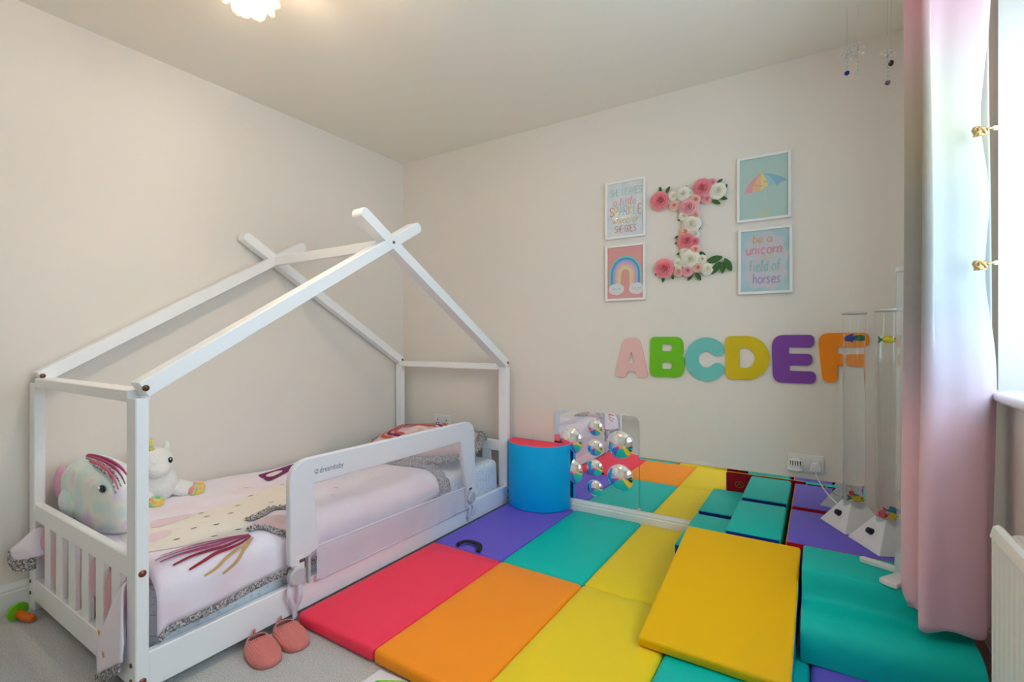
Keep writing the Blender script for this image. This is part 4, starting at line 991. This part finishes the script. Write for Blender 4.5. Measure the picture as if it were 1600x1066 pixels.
def fish(label, loc, rz, s, c1, c2, c3):
    s *= 1.12
    t = thing('plastic_fish', label, 'toy fish', loc, (0, 0, rz), 'plastic fish in the bubble tubes', world=False)
    b = obj('body', ellip(bmesh.new(), (0, 0, 0), (.022*s, .009*s, .0125*s), 18, 12, lambda v: 1-.25*max(0, -v.x)), mat('fish_'+c1[0], rgb(*c1[1]), .4), t, smooth=True)
    obj('tail_fin', prism(bmesh.new(), [(-.016*s, .002*s), (-.031*s, .013*s), (-.027*s, 0), (-.031*s, -.013*s), (-.016*s, -.002*s)], 'y', -.002*s, .002*s), mat('fish_'+c2[0], rgb(*c2[1]), .4), t)
    obj('dorsal_fin', prism(bmesh.new(), [(-.010*s, .010*s), (-.012*s, .019*s), (.004*s, .016*s), (.008*s, .010*s)], 'y', -.0015*s, .0015*s), mat('fish_'+c3[0], rgb(*c3[1]), .4), t)
    obj('belly_fin', prism(bmesh.new(), [(-.008*s, -.010*s), (-.010*s, -.017*s), (.004*s, -.011*s)], 'y', -.0015*s, .0015*s), mat('fish_'+c3[0], rgb(*c3[1]), .4), t)
    for sy in (-1, 1): obj('eye', ellip(bmesh.new(), (.013*s, sy*.0068*s, .003*s), (.0026*s,)*3, 10, 6), M_black, t, smooth=True)
BL, GR, YE, RE, PK, OR = ('blue', (20, 60, 190)), ('green', (10, 140, 90)), ('yellow', (236, 206, 20)), ('red', (216, 40, 40)), ('pink', (240, 110, 140)), ('cyan', (40, 130, 180))
fish('blue plastic fish floating at the top of the farther bubble tube', (2.782, -.166, 1.068), math.radians(200), .95, BL, GR, BL)
fish('green plastic fish floating at the top of the farther bubble tube', (2.808, -.140, 1.070), math.radians(30), .95, GR, GR, YE)
fish('yellow plastic fish floating at the top of the nearer bubble tube', (2.892, -.330, 1.062), math.radians(25), 1.0, YE, GR, YE)
fish('red plastic fish at the bottom of the farther bubble tube', (2.786, -.166, .414), math.radians(80), .8, RE, RE, YE)
fish('yellow and green plastic fish at the bottom of the farther bubble tube', (2.804, -.162, .393), math.radians(10), .95, YE, GR, GR)
fish('pink plastic fish at the bottom of the nearer bubble tube', (2.876, -.338, .393), math.radians(190), .85, PK, OR, PK)
fish('blue plastic fish at the bottom of the nearer bubble tube', (2.906, -.320, .408), math.radians(15), .8, OR, RE, OR)
fish('yellow plastic fish at the bottom of the nearer bubble tube', (2.905, -.344, .392), math.radians(5), .75, YE, RE, YE)
# third tube, on flat splayed feet, mostly behind the curtain
t = thing('footed_tube', 'clear tube on splayed white feet behind the curtain edge', 'lamp', (2.930, -.585, .268))
def foot(a, b, w0, w1):
    a, b = Vector(a), Vector(b); d = (b-a).normalized(); n = Vector((-d.y, d.x))
    pts = rpoly([(*(a+n*w0), .004), (*(a-n*w0), .004), (*(b-n*w1), .006), (*(b-d*-.006), .004), (*(b+n*w1), .006)])
    obj('foot', prism(bmesh.new(), pts, 'z', .2675, .284, .002, 1), M_base, t)
ctr = (2.930, -.585)
foot(ctr, (2.797, -.532), .014, .013); foot(ctr, (2.855, -.702), .022, .026); foot(ctr, (3.005, -.615), .014, .013); foot(ctr, (2.98, -.500), .014, .013)
obj('hub', lathe(bmesh.new(), [(.045, .284), (.046, .30), (.044, .335), (.041, .345), (0, .345)], (ctr[0], ctr[1], 0), 28), mat('frosted_grey', rgb(196, 204, 210), .3), t, smooth=True, angle=40)
bm2 = lathe(bmesh.new(), [(.040, .345), (.040, 1.295)], (ctr[0], ctr[1], 0), 36)
for f in [f for f in bm2.faces if len(f.verts) > 4]: bm2.faces.remove(f)
obj('clear_tube', bm2, mix_transparent('frosted_tube', rgb(224, 228, 230), .30), t, smooth=True)
obj('top_cap', lathe(bmesh.new(), [(.0, 1.307), (.040, 1.306), (.042, 1.302), (.042, 1.292), (.038, 1.292)], (ctr[0], ctr[1], 0), 32), M_base, t, smooth=True, angle=40)

# ------------------------------------------------------------------ curtain
def curtain_material():
    m = bpy.data.materials.new('ombre_curtain'); m.use_nodes = True; nt = m.node_tree; b = nt.nodes['Principled BSDF']
    b.inputs['Roughness'].default_value = .85; b.inputs['Sheen Weight'].default_value = .2
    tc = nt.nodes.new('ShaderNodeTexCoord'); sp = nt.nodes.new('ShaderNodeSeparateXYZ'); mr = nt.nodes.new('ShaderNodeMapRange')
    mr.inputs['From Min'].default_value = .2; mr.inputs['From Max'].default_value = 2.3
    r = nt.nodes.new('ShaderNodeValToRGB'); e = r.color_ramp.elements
    stops = [(.0, (238, 194, 208)), (.28, (236, 198, 212)), (.36, (198, 182, 196)), (.46, (164, 166, 168)), (.58, (166, 168, 164)), (.70, (184, 176, 154)), (.79, (196, 180, 168)), (.88, (226, 180, 188)), (1., (224, 160, 178))]  # fabric fade; middle stops darkened against window light, lower pink raised for shade
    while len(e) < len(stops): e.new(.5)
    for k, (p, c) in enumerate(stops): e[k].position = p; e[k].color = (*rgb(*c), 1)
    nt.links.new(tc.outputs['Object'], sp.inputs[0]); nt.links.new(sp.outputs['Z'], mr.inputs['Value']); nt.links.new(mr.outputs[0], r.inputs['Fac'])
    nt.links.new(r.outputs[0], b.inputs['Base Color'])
    tr = nt.nodes.new('ShaderNodeBsdfTranslucent'); mx = nt.nodes.new('ShaderNodeMixShader'); mx.inputs[0].default_value = .08
    nt.links.new(r.outputs[0], tr.inputs[0]); nt.links.new(b.outputs[0], mx.inputs[1]); nt.links.new(tr.outputs[0], mx.inputs[2])
    nt.links.new(mx.outputs[0], nt.nodes['Material Output'].inputs[0])
    n = nt.nodes.new('ShaderNodeTexNoise'); n.inputs['Scale'].default_value = 9; bp = nt.nodes.new('ShaderNodeBump'); bp.inputs['Strength'].default_value = .15; bp.inputs['Distance'].default_value = .02
    nt.links.new(tc.outputs['Object'], n.inputs['Vector']); nt.links.new(n.outputs['Fac'], bp.inputs['Height']); nt.links.new(bp.outputs[0], b.inputs['Normal'])
    return m
ct = thing('curtain', 'gathered pastel ombre curtain fading pink, cream and mint', 'curtain', (3.0, -.72, .2))
PL = [(3.105, -.66), (3.04, -.655), (2.965, -.662), (2.898, -.684), (2.914, -.71), (2.945, -.722), (2.958, -.740), (2.94, -.765), (2.926, -.800), (2.945, -.812), (2.985, -.797), (3.03, -.785), (3.07, -.765), (3.086, -.742), (3.092, -.715), (3.105, -.69)]
def curt(u, v):
    z = .2+2.08*v; n = len(PL)-1; i = min(int(u*n), n-1); t_ = u*n-i
    Q = [Vector(PL[max(0, min(n, i+k))]) for k in (-1, 0, 1, 2)]
    p = .5*((2*Q[1])+(Q[2]-Q[0])*t_+(2*Q[0]-5*Q[1]+4*Q[2]-Q[3])*t_*t_+(3*Q[1]-Q[0]-3*Q[2]+Q[3])*t_**3)
    k = 0
    for zc, am in ((1.72, 1.0), (1.27, .85)): k += am*math.exp(-((z-zc)/.17)**2)
    if u > .6:
        g = min(1, (u-.6)/.2); p.x -= .016*k*g; p.y += .02*k*g
    p.x += -.004*math.sin(3*z+1)*(1 if u > .5 else .4)+.004*math.sin(18*u+2.2*z); p.y += .005*math.sin(14*u+1.7*z+1)*(1-.5*k if k < 1 else .5)
    mid = .5*(1-math.cos(min(1, max(0, (z-.9)/.35))*PI)); p.x -= .010*mid*(1 if u > .6 else 0)*(1 if z < 1.9 else max(0, 1-(z-1.9)/.2))
    zz = z
    if v == 0: zz = .205 + .008*math.sin(30*u) + (.012 if u < .42 else 0)
    return Vector((p.x, p.y, zz))
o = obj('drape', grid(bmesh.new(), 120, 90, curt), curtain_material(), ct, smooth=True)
md = o.modifiers.new('thick', 'SOLIDIFY'); md.thickness = .0025; md.offset = 0
t = thing('curtain_pole', 'white curtain pole above the window', 'curtain pole', (3.05, -1.4, 2.29))
obj('rod', tube(bmesh.new(), [(3.05, -2.65, 2.295), (3.05, -.36, 2.295)], .012, 16), M_plastic, t, smooth=True, angle=40)
for y in (-2.6, -.42):
    obj('bracket', bxo(3.04, XR, y-.01, y+.01, 2.285, 2.305, .002), M_plastic, t)
obj('finial', ellip(bmesh.new(), (3.05, -.352, 2.295), (.02, .02, .02), 16, 10), M_plastic, t, smooth=True)
M_rope = mat('gold_rope', rgb(190, 152, 98), .45, .35)
for z, xk, yk, ye, lab in ((1.655, 3.052, -.742, -.598, 'upper gold rope curtain clip on white strap'), (1.272, 3.052, -.748, -.618, 'lower gold rope curtain clip on white strap')):
    t = thing('curtain_clip', lab, 'curtain clip', (xk, yk, z), None, 'gold rope clips holding the curtain')
    yk -= .045
    kb = bmesh.new()
    for q in range(3):
        P = [(xk+.016*math.cos(a)*math.cos(q*2.1+a*.3), yk-.004+.006*math.sin(2*a+q), z+.011*math.sin(a+q*.7)) for a in [2*PI*i/20 for i in range(21)]]
        tube(kb, P, .0042, 6, False)
    obj('rope_knot', kb, M_rope, t, smooth=True)
    obj('rope_tail', tube(bmesh.new(), catmull([(xk+.012, yk, z), (xk+.030, yk+.006, z+.007), (xk+.045, yk+.02, z+.006)], 4), .0032, 6), M_rope, t, smooth=True)
    a = Vector((xk+.034, yk+.010)); b = Vector((xk+.080, yk+.034)); d = (b-a).normalized(); n = Vector((-d.y, d.x))*.002
    obj('strap', prism(bmesh.new(), [tuple(a+n), tuple(a-n), tuple(b-n), tuple(b+n)], 'z', z+.001, z+.012), M_plastic, t)

# ------------------------------------------------------------------ radiator
M_rad = mat('radiator_enamel', rgb(240, 237, 230), .35)
t = thing('radiator', 'white panel radiator under the window sill', 'radiator', (3.05, -1.7, .1))
bm = bmesh.new()
prof = []
ya, yb2, nn = -2.25, -1.148, 34
for k in range(nn*4+1):
    y = ya+.012+(yb2-ya-.024)*k/(nn*4); prof.append((3.0+(.0 if k % 4 in (1, 2) else .0007), y))
bm = prism(bmesh.new(), prof+[(3.012, yb2-.012), (3.012, ya+.012)], 'z', .13, .612)
obj('front_panel', bm, M_rad, t)
obj('panel_edge', bxo(2.9995, 3.018, yb2-.013, yb2, .12, .622, .004, 2), M_rad, t); obj('panel_edge', bxo(2.9995, 3.018, ya, ya+.013, .12, .622, .004, 2), M_rad, t)
obj('top_lip', prism(bmesh.new(), rpoly([(2.996, .608, .004), (3.020, .608), (3.022, .632, .003), (3.012, .640, .004), (3.002, .634, .004)]), 'y', ya, yb2), M_rad, t, smooth=True, angle=30)
obj('rear_panel', bxo(3.070, 3.095, ya, -1.02, .13, .56, .008), M_rad, t)
obj('rear_header', tube(bmesh.new(), [(3.085, ya+.01, .552), (3.085, -1.02, .552), (3.085, -1.0, .552), (3.085, -.99, .552)], [.034, .034, .029, .016], 20), M_rad, t, smooth=True)
for k in range(26):
    y = ya+.03+(yb2-ya-.08)*k/25; obj('convector_fin', bxo(3.014, 3.070, y-.001, y+.001, .16, .59), M_rad, t)
for y in (ya+.2, yb2-.2): obj('wall_bracket', bxo(3.095, XR-.003, y-.015, y+.015, .2, .5, .002), M_rad, t)
v = obj('valve', lathe(bmesh.new(), [(.0, .05), (.016, .052), (.018, .075), (.018, .165), (.012, .175), (0, .175)], (3.04, yb2+.035, 0), 20), mat('cream_valve', rgb(226, 220, 204), .4), t, smooth=True, angle=40)
obj('pipe', tube(bmesh.new(), [(3.04, yb2+.035, 0), (3.04, yb2+.035, .06)], .0075, 12), MATS['cream_valve'], t, smooth=True)
obj('pipe', tube(bmesh.new(), [(3.04, yb2+.02, .15), (3.04, yb2-.03, .15)], .0095, 12), MATS['cream_valve'], t, smooth=True)

# ------------------------------------------------------------------ hanging crystals
M_cry = mat('crystal', (.96, .97, .99), .02, trans=.85, ior=1.45); M_thread = mat('thread', rgb(196, 186, 180), .6)
def crystal(label, x, y, zb, c, flake, k):
    t = thing('hanging_crystal', label, 'ornament', (x, y, zb), None, 'crystal ornaments hanging from the ceiling')
    obj('thread', tube(bmesh.new(), [(x, y, zb+.02), (x, y, H)], .0007, 5), M_thread, t)
    bm = bmesh.new(); bmesh.ops.create_icosphere(bm, subdivisions=1, radius=.0105); bmesh.ops.transform(bm, matrix=Matrix.Translation((x, y, zb+.010)) @ Matrix.Diagonal((1, 1, 1.3 if k % 2 else 1, 1)), verts=bm.verts)
    obj('drop', bm, c, t)
    for q in range(3):
        bm = bmesh.new(); bmesh.ops.create_icosphere(bm, subdivisions=1, radius=.0042); bmesh.ops.transform(bm, matrix=Matrix.Translation((x, y, zb+.034+.017*q)), verts=bm.verts); obj('bead', bm, M_cry, t)
    if flake:
        bm = bmesh.new(); zc = zb+flake
        for q in range(6):
            a = PI*q/6*2+.3*k; d = Vector((math.cos(a)*.85, math.cos(a)*.35, math.sin(a))); tube(bm, [Vector((x, y, zc)), Vector((x, y, zc))+d*.030], [.003, .0016], 6)
            m_ = Vector((x, y, zc))+d*.019
            for s in (-.7, .7):
                d2 = Vector((math.cos(a+s)*.85, math.cos(a+s)*.35, math.sin(a+s))); tube(bm, [m_, m_+d2*.012], .0015, 5)
        obj('snowflake', bm, M_cry, t)
crystal('hanging crystal string with a blue drop', 2.764, -.3, 2.126, mat('blue_crystal', rgb(60, 60, 190), .05, trans=.5), .085, 0)
crystal('hanging crystal string with a clear drop and large snowflake', 2.799, -.3, 2.118, M_cry, .100, 1)
crystal('hanging crystal string with a mauve drop, lowest of four', 2.894, -.3, 2.050, mat('mauve_crystal', rgb(150, 112, 124), .1, trans=.5), .115, 2)
crystal('hanging crystal string with black beads nearest the curtain', 2.906, -.285, 2.130, mat('smoky_crystal', rgb(60, 54, 54), .1, trans=.4), 0, 3)

# ------------------------------------------------------------------ ceiling lamp
lc = Vector((1.085, -1.785, 2.222)); LR = .08
lt = thing('ceiling_lamp', 'white petal pendant ceiling lamp, lit', 'lamp', (lc.x, lc.y, lc.z))
pm = bmesh.new()
def petal_pt(u, v):
    w = .036*math.sqrt(max(0, 1-(2*min(1, .18+.82*u)-1)**2))**.8; q = 2*v-1
    return (q*w, .012*(1-q*q)*(1-u)+.040*u**2.2+.012*q*q*u, .012-.070*u+.022*u**3+.003*math.cos(6*q)*u)
grid(pm, 12, 8, petal_pt)
pme = bpy.data.meshes.new('petal'); pm.to_mesh(pme); pm.free()
for p in pme.polygons: p.use_smooth = True
mp = bpy.data.materials.new('lamp_petal'); mp.use_nodes = True; nt = mp.node_tree
tr = nt.nodes.new('ShaderNodeBsdfTranslucent'); tr.inputs[0].default_value = (*rgb(250, 216, 176), 1); mx = nt.nodes.new('ShaderNodeMixShader'); mx.inputs[0].default_value = .28
nt.nodes['Principled BSDF'].inputs['Base Color'].default_value = (*rgb(214, 204, 192), 1); nt.nodes['Principled BSDF'].inputs['Roughness'].default_value = .5
nt.links.new(nt.nodes['Principled BSDF'].outputs[0], mx.inputs[1]); nt.links.new(tr.outputs[0], mx.inputs[2]); nt.links.new(mx.outputs[0], nt.nodes['Material Output'].inputs[0])
pme.materials.append(mp)
for ring, (n, el, rad) in enumerate(((4, -68, .082), (7, -38, .090), (9, -8, .094), (8, 22, .090), (5, 52, .080))):
    for k in range(n):
        a = 2*PI*k/n+ring*.4; e = math.radians(el)
        d = Vector((math.cos(e)*math.cos(a), math.cos(e)*math.sin(a), math.sin(e)))
        dn = Vector((math.sin(e)*math.cos(a), math.sin(e)*math.sin(a), -math.cos(e)))          # downwards along the globe
        s = dn.cross(d); M = Matrix((s, d, -dn)).transposed()
        o = obj('petal', pme, None, lt, loc=(d*rad*.88 - dn*.03)*.78, rot=M.to_euler()); o.scale = (.78, .78, .78)
obj('ceiling_rose', lathe(bmesh.new(), [(.05, H-.0005), (.05, H-.012), (.035, H-.03), (0, H-.03)], (lc.x, lc.y, 0), 24), M_plastic, lt, smooth=True, angle=40)
obj('cord', tube(bmesh.new(), [(lc.x, lc.y, H-.02), (lc.x, lc.y, lc.z+.05)], .004, 8), M_plastic, lt)
obj('bulb', ellip(bmesh.new(), (lc.x, lc.y, lc.z), (.022, .022, .032), 16, 12), mat('lit_bulb', rgb(255, 220, 170), .4, emit=(rgb(255, 214, 160), 12.)), lt, smooth=True)
ld = bpy.data.lights.new('lamp_light', 'POINT'); ld.energy = 44; ld.color = (1.0, .90, .76); ld.shadow_soft_size = .055
lo = bpy.data.objects.new('lamp_light', ld); COL.objects.link(lo); lo.parent = lt; lo.location = (0, 0, -.0)

for o in bpy.data.objects:
    if '_w' in o: del o['_w']
